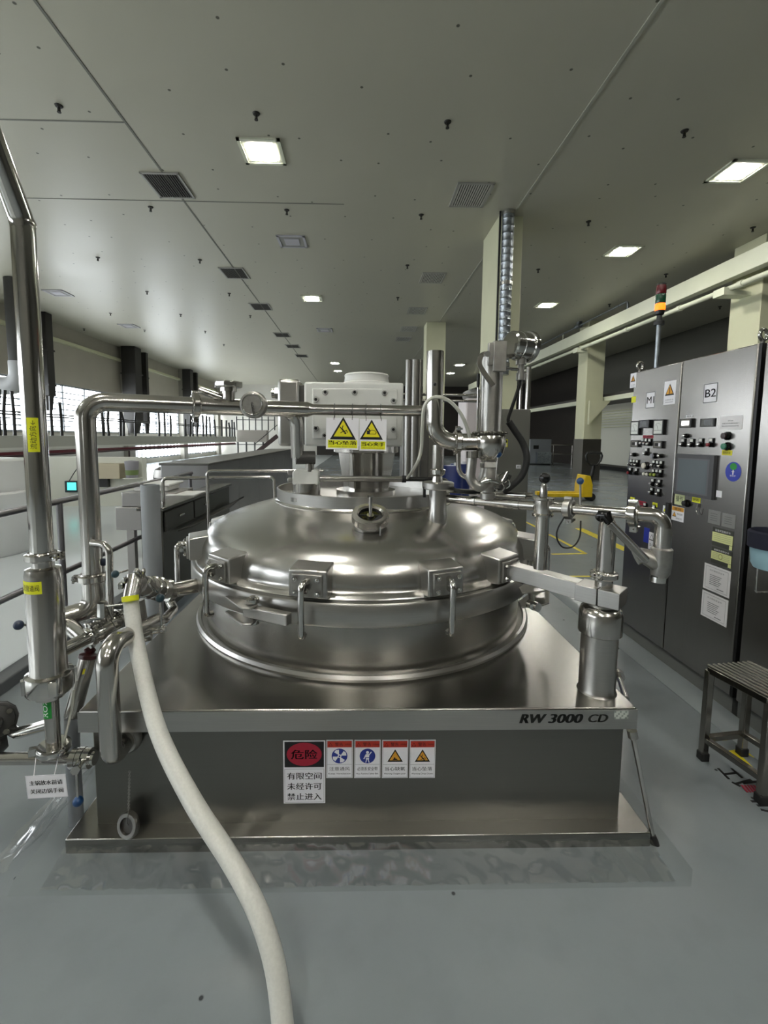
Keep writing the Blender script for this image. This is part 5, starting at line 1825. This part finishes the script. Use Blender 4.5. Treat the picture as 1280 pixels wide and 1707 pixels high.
tape = mat('yellow_floor_tape', 'd6c41c', 0.45, vary=0.08, scale=12)
floor_poly('floor_tape', [at(x, y, Z=0) for x, y in ((1214, 1252), (1225, 1250), (1266, 1290), (1262, 1296))], tape, 'short yellow tape strip slanting on the floor beneath the step stool')
floor_poly('floor_tape', [at(x, y, Z=0) for x, y in ((1243, 1256), (1262, 1252), (1290, 1268), (1290, 1280))], tape, 'yellow tape strip beyond the stool legs')
st = MB()
for seg in (((1197, 1281), (1215, 1299)), ((1219, 1281), (1237, 1297)), ((1208, 1291), (1229, 1288)), ((1220, 1304), (1234, 1311)), ((1226, 1307), (1252, 1300)), ((1238, 1306), (1262, 1303)),
            ((1252, 1330), (1275, 1334)), ((1252, 1336), (1275, 1336)), ((1262, 1343), (1282, 1343)), ((1268, 1350), (1282, 1353))):
    a_, b_ = at(*seg[0], Z=0), at(*seg[1], Z=0)
    a_.z = b_.z = 0.0008
    st.bar(a_, b_, 0.010, 0.0016)
rd = MB()
for k in range(5):
    a_, b_ = at(1236+k*5, 1309, Z=0), at(1246+k*5, 1321, Z=0)
    a_.z = b_.z = 0.0008
    st.bar(a_, b_, 0.008, 0.0016, mi=1)
tag(st.build('floor_lettering', [ink, darkred], smooth=False), 'black and red lettering painted on the floor beside the stool', 'floor marking')

# ================================================================ the hall beyond
# ivory gantry beam with pipes along the right side
GX = 7.9
g0, g1 = at(1280, 421, X=GX), at(892, 598, X=GX)
gzc = (g0.z+g1.z)/2
gh = at(1280, 404, X=GX).z-at(1280, 438, X=GX).z
tag(MB().box2((GX-0.10, 4.0, gzc-gh/2), (GX+0.10, 33, gzc+gh/2)).build('gantry_beam', ivory, bevel=0.01), 'long ivory steel beam running high along the columns at the cabinets', 'beam', kind='thing')
pz = at(1280, 455, X=GX-0.1).z
gp_ = thing('gantry_pipe', (GX-0.1, 9, pz), 'ivory pipe slung beneath the long ivory beam', 'pipe')
MB().cyl((GX-0.1, 4.0, pz), (GX-0.1, 33, pz), 0.055, seg=14).build('run', ivory, gp_)
for y in (9.5, 11.3, 13.5, 16.3, 20):
    MB().cyl((GX-0.1, y-0.06, pz), (GX-0.1, y+0.06, pz), 0.072, seg=14).build('coupling', ivory, gp_)
for y, lb in ((9.9, 0.59), (16.4, 0.36)):
    MB().prism([(0, 0), (lb, 0), (lb, 0.07), (0, 0.16)], (GX-0.25, y+0.15, pz-0.14), (1, 0, 0), (0, 0, 1), 0.3).build('bracket', ivory, gp_, bevel=0.004)
cd_ = thing('beam_conduit', (GX, 14, gzc+gh/2), 'thin pipe raised on short posts above the ivory beam', 'pipe')
zc2 = gzc+gh/2+0.26
MB().tube(fillet([(GX, 13.7, gzc+gh/2+0.002), (GX, 13.7, zc2), (GX, 24, zc2)], 0.1, 5), 0.03, 10).build('run', galv, cd_)
for y in (18.0, 21.5):
    MB().cyl((GX, y, gzc+gh/2+0.002), (GX, y, zc2), 0.02, seg=8).build('post', ivory, cd_)
MB().cyl((GX, 16.6, zc2), (GX, 16.9, zc2), 0.09, seg=12).box((GX, 16.7, zc2+0.12), (0.12, 0.2, 0.12)).build('valve', galv, cd_)
# lower rail at the right wall
r0, r1 = at(1052, 658, X=8.95), at(884, 690, X=8.95)
rl = thing('wall_rail', (8.95, 16, r0.z), 'ivory rail with dark upper edge passing the steel clad column', 'rail')
MB().box2((8.87, 11.5, r0.z-0.1), (9.03, 26, r0.z+0.06)).build('rail', ivory, rl)
MB().box2((8.87, 11.5, r0.z+0.06), (9.03, 26, r0.z+0.15)).build('dark_edge', dark_m, rl)
MB().prism([(0, 0), (0.75, 0), (0.0, -0.85)], (8.2, 16.35, r0.z-0.1), (1, 0, 0), (0, 0, 1), 0.12).build('gusset', column_paint, rl)
# white wall panels with pipes at the far right
wp = at(1025, 700, X=12.4)
hp_ = thing('pipe_rack', (12.5, 20, 0), 'pale wall panel with rows of thin horizontal pipes near the cabinet M1', 'wall panel')
MB().box2((12.46, 17.5, 0.25), (12.58, 24.3, 3.2)).build('panel', mat('off_white_panel', 'd0d0c4', 0.5), hp_)
for i in range(7):
    MB().cyl((12.42, 17.5, 2.1+0.13*i), (12.42, 24.3, 2.1+0.13*i), 0.022, seg=8).build('pipe', cream, hp_)
MB().box2((12.35, 17.0, 0), (12.5, 24.4, 0.16)).build('kick_strip', black, hp_)
MB().prism([(-0.5, 0.16), (0.5, 0.16), (0.42, 1.0), (0.25, 1.25), (-0.1, 1.32), (-0.4, 1.0)], (12.30, 19.9, 0), (0, -1, 0), (0, 0, 1), 0.12).build('hood', galv, hp_)
# grey machine box and railing by the far right
mc0, mc1 = at(882, 775, Z=0), at(916, 775, Z=0)
gm = thing('machine_box', ((mc0.x+mc1.x)/2, mc0.y+0.4, 0), 'grey machine box with small dark window far behind the black hose', 'machine')
zt2 = at(898, 732, Y=mc0.y).z
MB().box2((mc0.x, mc0.y, 0.08), (mc1.x, mc0.y+0.9, zt2)).build('case', greyplastic, gm, bevel=0.02)
MB().box2((mc0.x+0.2, mc0.y-0.02, zt2*0.62), (mc0.x+0.5, mc0.y+0.01, zt2*0.76)).build('window', black, gm)
MB().box2((mc0.x+0.35, mc0.y-0.3, 0.1), (mc1.x-0.1, mc0.y+0.0, zt2*0.5)).build('front_frame', galv, gm)
MB().box2((mc0.x+0.02, mc0.y, 0), (mc1.x-0.02, mc0.y+0.85, 0.08)).build('plinth', black, gm)
rg0 = mc1.x+0.1
fr = thing('guard_rail', (rg0+1.0, mc0.y+0.3, 0), 'low steel guard rail beside the far grey machine box', 'railing')
for z in (0.62, 1.15):
    MB().cyl((rg0, mc0.y+0.3, z), (rg0+2.0, mc0.y+0.3, z), 0.045, seg=10).build('rail', satin, fr)
for x in (rg0+0.15, rg0+1.25):
    MB().cyl((x, mc0.y+0.3, 0), (x, mc0.y+0.3, 1.15), 0.04, seg=10).build('post', satin, fr)

# yellow pallet truck
pc = at(972, 836, Z=0)
pj_ = thing('pallet_truck', (pc.x, pc.y, 0), 'yellow hand pallet truck with black steering handle parked on the grey floor', 'pallet truck')
YP = pc.y
hx_ = at(988, 830, Y=YP).x
bx0, bx1 = at(970, 830, Y=YP).x, at(984, 830, Y=YP).x
MB().prism([(bx0, 0.10), (bx1+0.05, 0.10), (bx1+0.05, 0.40), (bx1-0.02, 0.62), (bx0+0.06, 0.64), (bx0, 0.40)], (0, YP, 0), (1, 0, 0), (0, 0, 1), -0.42).build('head', yellowp, pj_, bevel=0.02)
for y in (YP-0.0, YP+0.36):
    MB().box2((bx0-0.95, y, 0.10), (bx0+0.05, y+0.16, 0.19)).build('fork', yellowp, pj_, bevel=0.012)
    MB().cyl((bx0-0.85, y+0.02, 0.05), (bx0-0.85, y+0.14, 0.05), 0.05, seg=14).build('roller', black, pj_)
for y in (YP+0.13, YP+0.27):
    MB().cyl((hx_+0.02, y-0.04, 0.095), (hx_+0.02, y+0.04, 0.095), 0.095, seg=18).build('wheel', black, pj_)
MB().cyl((hx_, YP+0.2, 0.12), (hx_, YP+0.2, 0.62), 0.07, seg=14).build('pump', black, pj_)
t0_, t1_ = V((hx_+0.02, YP+0.18, 0.5)), at(990, 776, Y=YP+0.18)
MB().cyl(t0_, t1_, 0.035, seg=10).build('tiller', black, pj_)
hw_ = at(1004, 764, Y=YP).x-at(977, 764, Y=YP).x
hc_ = at(990, 764, Y=YP+0.18)
MB().tube([hc_+V((x*hw_, 0, z)) for x, z in ((-0.2, -0.16), (-0.42, -0.06), (-0.5, 0.06), (-0.44, 0.13), (0, 0.14), (0.44, 0.13), (0.5, 0.06), (0.42, -0.06), (0.2, -0.16))], 0.026, 8, closed=True).build('handle', black, pj_)

# yellow floor lines
def fl_line(pts, w, label):
    mb = MB()
    for a_, b_ in zip(pts, pts[1:]):
        a_, b_ = at(*a_, Z=0), at(*b_, Z=0)
        d_ = (b_-a_).normalized()
        s_ = V((-d_.y, d_.x, 0))*w/2
        vs = [mb.bm.verts.new(q+V((0, 0, 0.002))) for q in (a_-s_, b_-s_, b_+s_, a_+s_)]
        mb.face(vs)
    return tag(mb.build('floor_line', tape, smooth=False), label, 'floor marking')


fl_line(((965, 881), (1048, 919)), 0.14, 'broad yellow floor line passing behind the support stub')
fl_line(((919, 924), (976, 923), (915, 891)), 0.055, 'yellow corner line painted on the floor behind the cable loop')
fl_line(((868, 866), (898, 881)), 0.055, 'short yellow floor line beyond the dome')
fl_line(((935, 961), (990, 961)), 0.045, 'thin yellow floor line just past the swing arm')

# ribbed duct on the near column
dx, dy = at(844, 470, Y=8.82).x, 8.84
dz = at(844, 625, Y=8.84).z
du = thing('spiral_duct', (dx, dy, dz), 'galvanised ribbed round duct fixed up the front of the cream column', 'duct')
pr = []
z = dz
while z < CEIL:
    pr += [(0.108, z), (0.108, z+0.10), (0.113, z+0.11), (0.108, z+0.12)]
    z += 0.13
MB().lathe([(0.0, dz)]+[p_ for p_ in pr if p_[1] < CEIL]+[(0.108, CEIL)], (dx, dy, 0), seg=24).build('pipe', galv, du)
for zz in (2.9, 4.4, 5.66):
    MB().lathe([(0.108, zz-0.03), (0.12, zz-0.03), (0.12, zz+0.03), (0.108, zz+0.03)], (dx, dy, 0), seg=24).build('strap', dull, du)
MB().cyl((dx-0.15, dy, dz), (dx-0.15, dy, CEIL), 0.02, seg=8).build('side_cable', black, du)

# steel cabinet behind the black hose
sc0, sc1 = at(836, 760, Y=6.6), at(882, 760, Y=6.6)
zt3 = at(860, 682, Y=6.6).z
scb = thing('steel_pillar_cabinet', ((sc0.x+sc1.x)/2, 6.9, 0), 'tall plain steel cabinet with small sign and warning sticker behind the black hose', 'cabinet')
MB().box2((sc0.x-0.25, 6.6, 0.0), (sc1.x, 7.2, zt3)).build('body', mat('muted_cabinet_steel', '8b8a84', 0.4, 0.8), scb, bevel=0.012)
S = Sign((at(842, 739, Y=6.6).x, 6.6, at(842, 739, Y=6.6).z), (1, 0, 0), (0, 0, 1), 0.07, 0.11, lime)
S.rect(-0.022, -0.045, 0.022, 0.0, white)
S.rect(-0.028, 0.01, 0.028, 0.045, ink)
S.build('warning_sticker', scb, 'small yellow sticker')
S = Sign((at(864, 778, Y=6.6).x, 6.6, at(864, 778, Y=6.6).z), (1, 0, 0), (0, 0, 1), 0.07, 0.055, white)
S.text('A1', 0, 0, 0.045, 0.03, ink)
S.build('name_plate', scb, 'small white plate')
for px in (868, 880):
    x_ = at(px, 650, Y=6.75).x
    MB().cyl((x_, 6.75, zt3), (x_, 6.75, at(px, 612, Y=6.75).z), 0.035 if px > 870 else 0.02, seg=12).build('top_pipe', satin, scb)
# pale machine and posts behind the valve tower
pm0, pm1 = at(776, 700, Y=5.6), at(812, 700, Y=5.6)
pmz = at(790, 664, Y=5.6).z
pm = thing('pale_machine', ((pm0.x+pm1.x)/2, 5.8, 0), 'pale pinkish machine casing with rounded top behind the valve tower', 'machine')
MB().box2((pm0.x, 5.6, 0.0), (pm1.x, 6.05, pmz)).build('casing', mat('pinkish_white_paint', 'cdc6c8', 0.4), pm, bevel=0.02)
MB().box2((pm0.x+0.03, 5.65, pmz), (pm1.x-0.02, 6.0, pmz+0.12)).build('rounded_top', mat('grey_lid', '8b8b8b', 0.4, 0.6), pm, bevel=0.05, seg=4)
for i, (px, w_) in enumerate(((680, 0.032), (691, 0.045), (699, 0.022))):
    x_ = at(px, 700, Y=4.6).x
    tag(MB().cyl((x_, 4.6, 0), (x_, 4.6, at(px, 600, Y=4.6).z), w_, seg=16).build('steel_post', mat('shaded_post_steel', '8e8c88', 0.35, 0.9)),
        ('slim', 'thick', 'thinnest')[i]+' upright steel post between gearbox and vent pipe', 'post', 'upright posts behind the gearbox')
for i, py in enumerate((657, 667)):
    a_, b_ = at(672, py, Y=4.62), at(800, py+2, Y=4.62)
    tag(MB().cyl(a_, b_, 0.014, seg=10).build('cross_pipe', satin), ('upper' if i == 0 else 'lower')+' thin horizontal pipe passing behind the vent pipe', 'pipe', 'thin cross pipes')
pq = at(690, 745, Y=4.7)
tag(MB().box2((at(672, 745, Y=4.7).x, 4.75, 0), (at(716, 745, Y=4.7).x, 5.1, at(690, 668, Y=4.7).z)).build('equipment_frame', mat('shaded_frame', '64625e', 0.45, 0.7), bevel=0.01), 'dark steel equipment frame behind the gearbox right side', 'frame')
drm = None
for i, (px, py) in enumerate(((752, 806), (775, 806))):
    c_ = at(px, 800, Y=4.9)
    t = thing('blue_drum', (c_.x, 4.9+0.3*i, 0), ('blue plastic drum behind the valve tower, nearer of two', 'blue plastic drum behind the valve tower, farther of two')[i], 'drum', 'blue drums')
    zt4 = at(px, 776, Y=4.9).z
    MB().lathe([(0, 0.0), (0.11, 0.0), (0.12, 0.03), (0.12, zt4*0.33), (0.124, zt4*0.34), (0.12, zt4*0.35), (0.12, zt4-0.05), (0.10, zt4), (0, zt4)], (c_.x, 4.9+0.3*i, 0), seg=26).build('body', mat('deep_blue_plastic', '1f2f6b', 0.4), t)
    MB().cyl((c_.x+0.05, 4.9+0.3*i, zt4), (c_.x+0.05, 4.9+0.3*i, zt4+0.03), 0.025, seg=12).build('bung', white, t)

# ================================================================ left side of the hall
# handrail along the walkway
HX = -2.1
hr = thing('handrail', (HX, 5, 0), 'grey steel pipe handrail with posts running beside the pipework', 'railing')
rz1, rz0 = at(0, 857, X=HX).z, at(0, 1002, X=HX).z
rs = mat('rail_steel', '8a888c', 0.3, 0.9)
for z in (rz0, rz1):
    MB().cyl((HX, 1.2, z), (HX, 5.75, z), 0.021, seg=14).build('rail', rs, hr)
ypost = at(104, 940, X=HX).y
for y in (1.6, ypost, 5.7):
    MB().cyl((HX, y, 0.05), (HX, y, rz1), 0.021, seg=14).build('post', rs, hr)
struct(MB().box2((HX-0.06, YF, 0), (HX+0.05, 12, 0.075)).build('baseboard_1', mat('dark_kerb_paint', '55585a', 0.45), bevel=0.008))

# desk with drawers, sink box and shelf
DX = -1.53
dsk = thing('steel_worktable', (-1.9, 4.1, 0), 'stainless worktable with drawers and dark top behind the grey plastic pipe', 'worktable')
dz1 = at(275, 846, X=DX).z
dY0, dY1 = at(272, 850, X=DX).y, at(345, 820, X=DX).y
dkm = mat('dim_table_steel', '55544f', 0.3, 1.0)
MB().box2((-1.74, dY0, dz1-0.025), (DX, dY1+0.9, dz1)).build('top', mat('table_top_steel', '6d6c68', 0.25, 1.0), dsk, bevel=0.004)
MB().box2((-1.72, dY0+0.03, 0.08), (DX-0.02, dY1+0.85, dz1-0.025)).build('carcass', dkm, dsk)
ny = 2
for i in range(ny):
    ya, yb = dY0+0.05+(dY1-dY0)*0.62*i, dY0+0.05+(dY1-dY0)*0.62*(i+1)-0.03
    d_ = MB().box2((DX-0.02, ya, dz1-0.20), (DX-0.002, yb, dz1-0.04)).build('drawer', dkm, dsk, bevel=0.004)
    MB().box((DX+0.006, (ya+yb)/2, dz1-0.11), (0.016, 0.10, 0.02)).build('handle', polished, d_, bevel=0.005)
shz = at(385, 842, Y=dY0+0.75).z
sh = MB()
P_ = [at(x, y, Z=dz1-0.22) for x, y in ((290, 882), (326, 873), (384, 843), (372, 829), (345, 826), (300, 845))]
sh.prism([(max(q.x, DX+0.004), q.y) for q in P_], (0, 0, dz1-0.245), (1, 0, 0), (0, 1, 0), 0.02)
tag(sh.build('tray_shelf', dkm, bevel=0.004), 'thin dark steel tray with rounded corner hung at the worktable side', 'shelf')
for px, py in ((345, 872), (352, 868)):
    pass
# sink unit at far left of the table
sx_ = at(222, 850, Y=4.3)
sk = thing('steel_sink_cabinet', (sx_.x, 4.5, 0), 'small stainless sink cabinet on a square leg beside the handrail', 'cabinet')
xa, xb = at(203, 840, Y=4.35).x, at(241, 840, Y=4.35).x
za, zb, zc3 = at(220, 821, Y=4.35).z, at(220, 845, Y=4.35).z, at(220, 883, Y=4.35).z
stn_m = mat('table_grey_steel', 'a9a6a4', 0.35, 0.9)
MB().box2((xa, 4.35, zb), (xb+0.3, 4.8, za)).build('upper_box', stn_m, sk, bevel=0.006)
MB().box2((xa-0.05, 4.32, zc3), (xb+0.3, 4.85, zb)).build('lower_box', stn_m, sk, bevel=0.006)
for y in (4.38, 4.75):
    MB().box2((xa+0.02, y, 0.0), (xa+0.09, y+0.06, zc3)).build('leg', stn_m, sk)
    MB().box2((xb+0.2, y, 0.0), (xb+0.27, y+0.06, zc3)).build('leg', stn_m, sk)
wc0, wc1 = at(217, 815, Y=4.45), at(285, 815, Y=4.45)
wz0, wz1 = za, at(250, 806, Y=4.45).z
wcn = thing('white_tub', ((wc0.x+wc1.x)/2, 4.6, wz0), 'shallow white plastic tub with lid on the sink cabinet', 'tub')
MB().box2((wc0.x+0.03, 4.45, wz0), (wc1.x-0.03, 4.75, wz1-0.02)).build('tub', mat('white_plastic', 'e2e2e0', 0.4), wcn, bevel=0.015, seg=3)
MB().box2((wc0.x, 4.42, wz1-0.025), (wc1.x, 4.78, wz1)).build('lid', mat('white_plastic', 'e2e2e0', 0.4), wcn, bevel=0.008)
L_a, L_b = at(283, 821, Y=4.4), at(330, 816, Y=4.4)
tag(MB().box2((L_a.x, 4.3, dz1), (min(L_b.x, DX-0.02), 4.62, dz1+0.012)).build('plastic_tray', mat('white_plastic', 'e2e2e0', 0.4), bevel=0.004), 'flat white tray lying on the dark worktable top', 'tray')
# steel clad platform and its rails behind the vessel
PXX = -1.95
pf = thing('platform_side', (-2.2, 9, 0), 'long wall of brushed steel sheets beyond the worktable', 'steel wall')
pz1 = at(470, 751, X=PXX).z
for i in range(5):
    y0_, y1_ = 5.9+1.5*i, 5.9+1.5*(i+1)
    MB().box2((PXX-0.6, y0_+0.01, 0), (PXX, y1_, pz1-0.02)).build('sheet', mat('platform_sheet_steel', 'a3a2a3', 0.34, 0.9, vary=0.05, scale=2), pf, bevel=0.006)
MB().box2((PXX-0.62, 5.9, pz1-0.03), (PXX+0.02, 13.4, pz1)).build('coping', mat('platform_coping', '6d6c69', 0.4, 0.8), pf, bevel=0.006)
for i, (pts, r_, lab) in enumerate(((((345, 838), (345, 785), (540, 785)), 0.013, 'bent steel rail behind the lid, upper of two'),
                                    (((272, 808), (283, 797), (457, 796), (457, 835)), 0.014, 'bent steel rail behind the lid, lower of two'))):
    P_ = [at(x, y, Y=3.75+0.08*i) for x, y in pts]
    if i == 0:
        P_[0] = V((P_[1].x, P_[1].y, 0.0))
    else:
        P_[3] = V((P_[2].x, P_[2].y, 0.0))
        P_ = [V((P_[1].x-0.06, P_[1].y, dz1)), V((P_[1].x-0.06, P_[1].y, P_[1].z))]+P_[2:]
    tag(MB().tube(fillet(P_, 0.04, 6), r_, 14).build('guard_rail', satin), lab, 'railing', 'bent rails behind the lid')
# kettle behind the table
kc = at(295, 790, Y=7.6)
kt = thing('steel_kettle', (kc.x, 7.6, 0), 'squat dark steel kettle with domed lid beyond the worktable', 'kettle')
kz = at(295, 782, Y=7.6).z
MB().lathe([(0, 0.0), (0.32, 0.0), (0.36, kz-0.14), (0.37, kz-0.12), (0.34, kz), (0.22, kz+0.06), (0.0, kz+0.08)], (kc.x, 7.6, 0), seg=40).build('body', mat('dull_kettle_steel', '86837f', 0.35, 0.9), kt)
MB().tube(fillet([(kc.x-0.07, 7.6, kz+0.06), (kc.x-0.07, 7.6, kz+0.13), (kc.x+0.07, 7.6, kz+0.13), (kc.x+0.07, 7.6, kz+0.06)], 0.02, 4), 0.014, 8).build('handle', black, kt)

# white vats by the picture edge
vt = thing('white_vat', (-4.75, 5.9, 0), 'broad white round vat with a narrower white barrel on it at the picture edge', 'vat')
vm = mat('vat_white_paint', 'd4d6d6', 0.35)
vc0 = at(50, 880, Y=5.9)
rv = 0.75
vxx = vc0.x-rv
vt.location = (vxx, 5.9, 0)
vz1 = at(20, 824, Y=5.5).z
MB().lathe([(0, 0.0), (rv-0.02, 0.0), (rv, 0.03), (rv, vz1-0.02), (rv-0.02, vz1), (0, vz1)], (vxx, 5.9, 0), seg=64).build('body', vm, vt)
br0 = at(34, 822, Y=5.9).x-vxx
br1 = at(27, 770, Y=5.9).x-vxx
bz1 = at(20, 766, Y=5.9).z
brl = MB().lathe([(br0, vz1), (br0+0.012, vz1+0.04), (br0, vz1+0.10), (br1, bz1-0.02), (br1-0.03, bz1), (0, bz1)], (vxx, 5.9, 0), seg=64).build('barrel', vm, vt)
# electronics and panels under the gallery
lw = at(85, 780, Y=9.6)
pn = thing('service_panel', (at(150, 800, Y=9.7).x, 9.75, 0), 'white service wall with beige trunking under the gallery', 'panel')
zt5 = at(150, 762, Y=9.7).z
MB().box2((at(60, 800, Y=9.7).x, 9.7, 0), (at(238, 800, Y=9.7).x, 9.9, zt5)).build('wall', mat('off_white_panel', 'd0d0c4', 0.5), pn)
MB().box2((at(155, 780, Y=9.6).x, 9.45, at(150, 797, Y=9.6).z), (at(205, 780, Y=9.6).x, 9.7, at(150, 772, Y=9.6).z)).build('trunking', mat('beige_trunking', 'b7ad95', 0.5), pn, bevel=0.01)
MB().box2((at(160, 780, Y=9.6).x, 9.6, at(150, 812, Y=9.6).z), (at(178, 780, Y=9.6).x, 9.7, at(150, 798, Y=9.6).z)).build('socket_plate', black, pn)
wm = thing('grey_canister', (at(216, 790, Y=9.4).x, 9.5, at(216, 797, Y=9.4).z), 'small grey canister with green label on the service wall', 'canister')
MB().lathe([(0, 0), (0.11, 0), (0.115, 0.02), (0.135, 0.34), (0, 0.36)], wm.location, seg=28).build('body', mat('grey_canister', '8d8b92', 0.4), wm)
MB().lathe([(0.1185, 0.06), (0.125, 0.16)], wm.location, seg=28).build('label_band', mat('olive_label', '6d7f4b', 0.5), wm)
MB().box2((wm.location.x-0.14, 9.37, wm.location.z-0.015), (wm.location.x+0.14, 9.7, wm.location.z)).build('shelf_bracket', mat('off_white_panel', 'd0d0c4', 0.5), wm)
tb = at(104, 814, Y=9.3)
td = thing('lit_controller', (tb.x, 9.35, tb.z), 'small wall controller with glowing turquoise screen beside the tall pipe', 'controller')
MB().box((tb.x-0.02, 9.64, tb.z), (0.24, 0.10, 0.24)).build('case', mat('controller_navy', '253038', 0.5), td, bevel=0.01)
MB().box((tb.x+0.01, 9.585, tb.z+0.01), (0.18, 0.012, 0.16)).build('screen', mat('turquoise_screen', '5fe0d8', 0.3, emit=0.8, ecol='4fded2'), td)
MB().tube(spline([(tb.x, 9.5, tb.z+0.1), (tb.x+0.1, 9.55, tb.z+0.3), (tb.x+0.2, 9.6, tb.z+0.45), (tb.x+0.3, 9.66, tb.z+0.5)]), 0.01, 6).build('wire', black, td)

# gallery with its black stakes
WX = -9.0
gal = thing('gallery', (WX, 20, 1.3), 'long pale gallery edge with red pipe below and black uneven stakes above', 'gallery')
fz0, fz1 = at(30, 750, X=WX).z, at(30, 726, X=WX).z
yend = at(394, 735, X=WX).y
MB().box2((WX-1.4, 3, fz0+0.05), (WX, yend, fz1)).build('deck', mat('gallery_grey_paint', 'b9bab4', 0.5), gal)
MB().box2((WX-0.05, 3, fz0), (WX+0.04, yend, fz0+0.06)).build('lower_edge', mat('white_edge_paint', 'dcdcd6', 0.5), gal)
MB().cyl((WX-0.1, 3, fz0-0.10), (WX-0.1, yend, fz0-0.10), 0.05, seg=12).build('red_pipe', mat('red_pipe_paint', '6e2430', 0.45), gal)
MB().cyl((WX-0.02, 3, fz0-0.17), (WX-0.02, yend, fz0-0.17), 0.03, seg=10).build('dark_pipe', mat('dark_pipe_paint', '3a2024', 0.45), gal)
for i, px in enumerate((3, 12, 28, 90, 106, 156, 175, 184, 203, 208, 228, 267, 277, 286, 311, 318, 323, 330, 340, 345, 352, 360, 371, 379, 384, 388, 392)):
    y = at(px, 725, X=WX).y
    h_ = random.uniform(0.85, 1.25) if i > 3 else 1.15
    MB().tube([(WX-0.05, y, fz1-0.1), (WX-0.05+random.uniform(-0.03, 0.03), y, fz1+h_*0.5), (WX-0.05+random.uniform(-0.05, 0.05), y+random.uniform(-0.06, 0.06), fz1+h_)], 0.028+0.0011*y, 6).build('stake', black, gal)
for dz_ in (0.55, 0.62):
    MB().cyl((WX-0.05, 3, fz1+dz_), (WX-0.05, yend, fz1+dz_), 0.022, seg=6).build('wire_rail', black, gal)
for px in (150, 219):
    y = at(px, 740, X=WX).y
    MB().tube(fillet([(WX-0.1, y, fz0-0.1), (WX-0.1, y, fz0-0.55), (WX-0.1, y+0.9, fz0-0.55)], 0.05, 3), 0.03, 6).build('drop_pipe', mat('dark_pipe_paint', '3a2024', 0.45), gal)
# landing and stairs at the far end
l0, l1 = at(395, 735, Y=34), at(458, 735, Y=34)
ld_ = thing('stair_landing', ((l0.x+l1.x)/2, 34.3, 0), 'pale stair landing with black railings at the far end of the gallery', 'stairs')
lz0, lz1 = at(420, 737, Y=34).z, at(420, 717, Y=34).z
MB().box2((l0.x, 34, lz0), (l1.x-0.6, 34.8, lz1)).build('panel', mat('landing_panel', 'a9a39a', 0.5), ld_)
for i in range(7):
    x_ = l0.x+(l1.x-l0.x)*i/6
    MB().cyl((x_, 34.0, lz1), (x_, 34.0, lz1+1.0), 0.045, seg=6).build('stake', black, ld_)
for i in range(4):
    x_ = l0.x+0.05+0.62*i
    MB().cyl((x_, 34.05, 0), (x_, 34.05, lz0), 0.06, seg=6).build('post', black, ld_)
MB().bar((l0.x, 34.0, lz1+0.75), (l1.x, 34.0, lz1+0.75), 0.05, 0.05).build('top_rail', black, ld_)
MB().bar((l0.x, 34.0, 0.9), (l1.x-0.6, 34.0, 0.9), 0.05, 0.05).build('mid_rail', black, ld_)
MB().bar((l1.x+0.2, 34.05, lz1-0.4), (l1.x-1.5, 34.05, 0.2), 0.12, 0.3).build('stringer', mat('stair_dark_red', '3a2624', 0.5), ld_)
MB().bar((l1.x+0.2, 34.0, lz1+0.4), (l1.x-1.5, 34.0, 0.9), 0.05, 0.05).build('stair_rail', black, ld_)

# dark ducts and piers on the window wall
pier_m = mat('pier_grey_paint', '9a968c', 0.6)
for k, (px, wpx) in enumerate(((76, 8.5), (219, 11), (241, 4), (312, 6.5), (325, 3))):
    X_ = XL+0.55
    y = at(px, 600, X=X_).y
    r_ = wpx*y/760
    z0_ = 2.35 if k == 0 else 1.6
    t = thing('black_duct', (X_, y, z0_), ('black square duct dropping from the ceiling just beside the tall polished pipe', 'broad dark ribbed duct on the second window pier', 'slim dark duct beside the broad ribbed one',
                                           'dark duct on the third window pier', 'slimmest far duct on the window wall')[k], 'duct', 'dark ducts on the window wall')
    MB().box2((X_-r_, y-r_, z0_+0.5), (X_+r_, y+r_, CEIL-0.01)).build('duct', mat('duct_black', '24221f', 0.55), t, bevel=0.02)
    MB().tube([(X_, y, z0_+0.6), (X_, y, z0_)], [r_*1.1, r_*0.75], 10).build('lower_end', mat('duct_black', '24221f', 0.55), t)
    for zz in (3.2, 4.4):
        MB().box2((X_-r_*1.12, y-r_*1.12, zz), (X_+r_*1.12, y+r_*1.12, zz+0.06)).build('flange', mat('duct_black', '24221f', 0.55), t)
for i, y in enumerate(piers):
    struct(MB().box2((XL, y-0.35, 0), (XL+0.25, y+0.35, CEIL)).build('trim_%d' % (9+i), pier_m))
# big bent air duct at the picture edge
Yd = 13.0
rd_ = 13.5*Yd/760
pts = [at(25, 505, Y=Yd), at(25, 642, Y=Yd), at(-80, 646, Y=Yd)]
pts[1].x = pts[0].x
pts[0].z = CEIL
ad_ = thing('air_duct', pts[1], 'thick grey round air duct dropping from the ceiling and bending to the picture edge', 'duct')
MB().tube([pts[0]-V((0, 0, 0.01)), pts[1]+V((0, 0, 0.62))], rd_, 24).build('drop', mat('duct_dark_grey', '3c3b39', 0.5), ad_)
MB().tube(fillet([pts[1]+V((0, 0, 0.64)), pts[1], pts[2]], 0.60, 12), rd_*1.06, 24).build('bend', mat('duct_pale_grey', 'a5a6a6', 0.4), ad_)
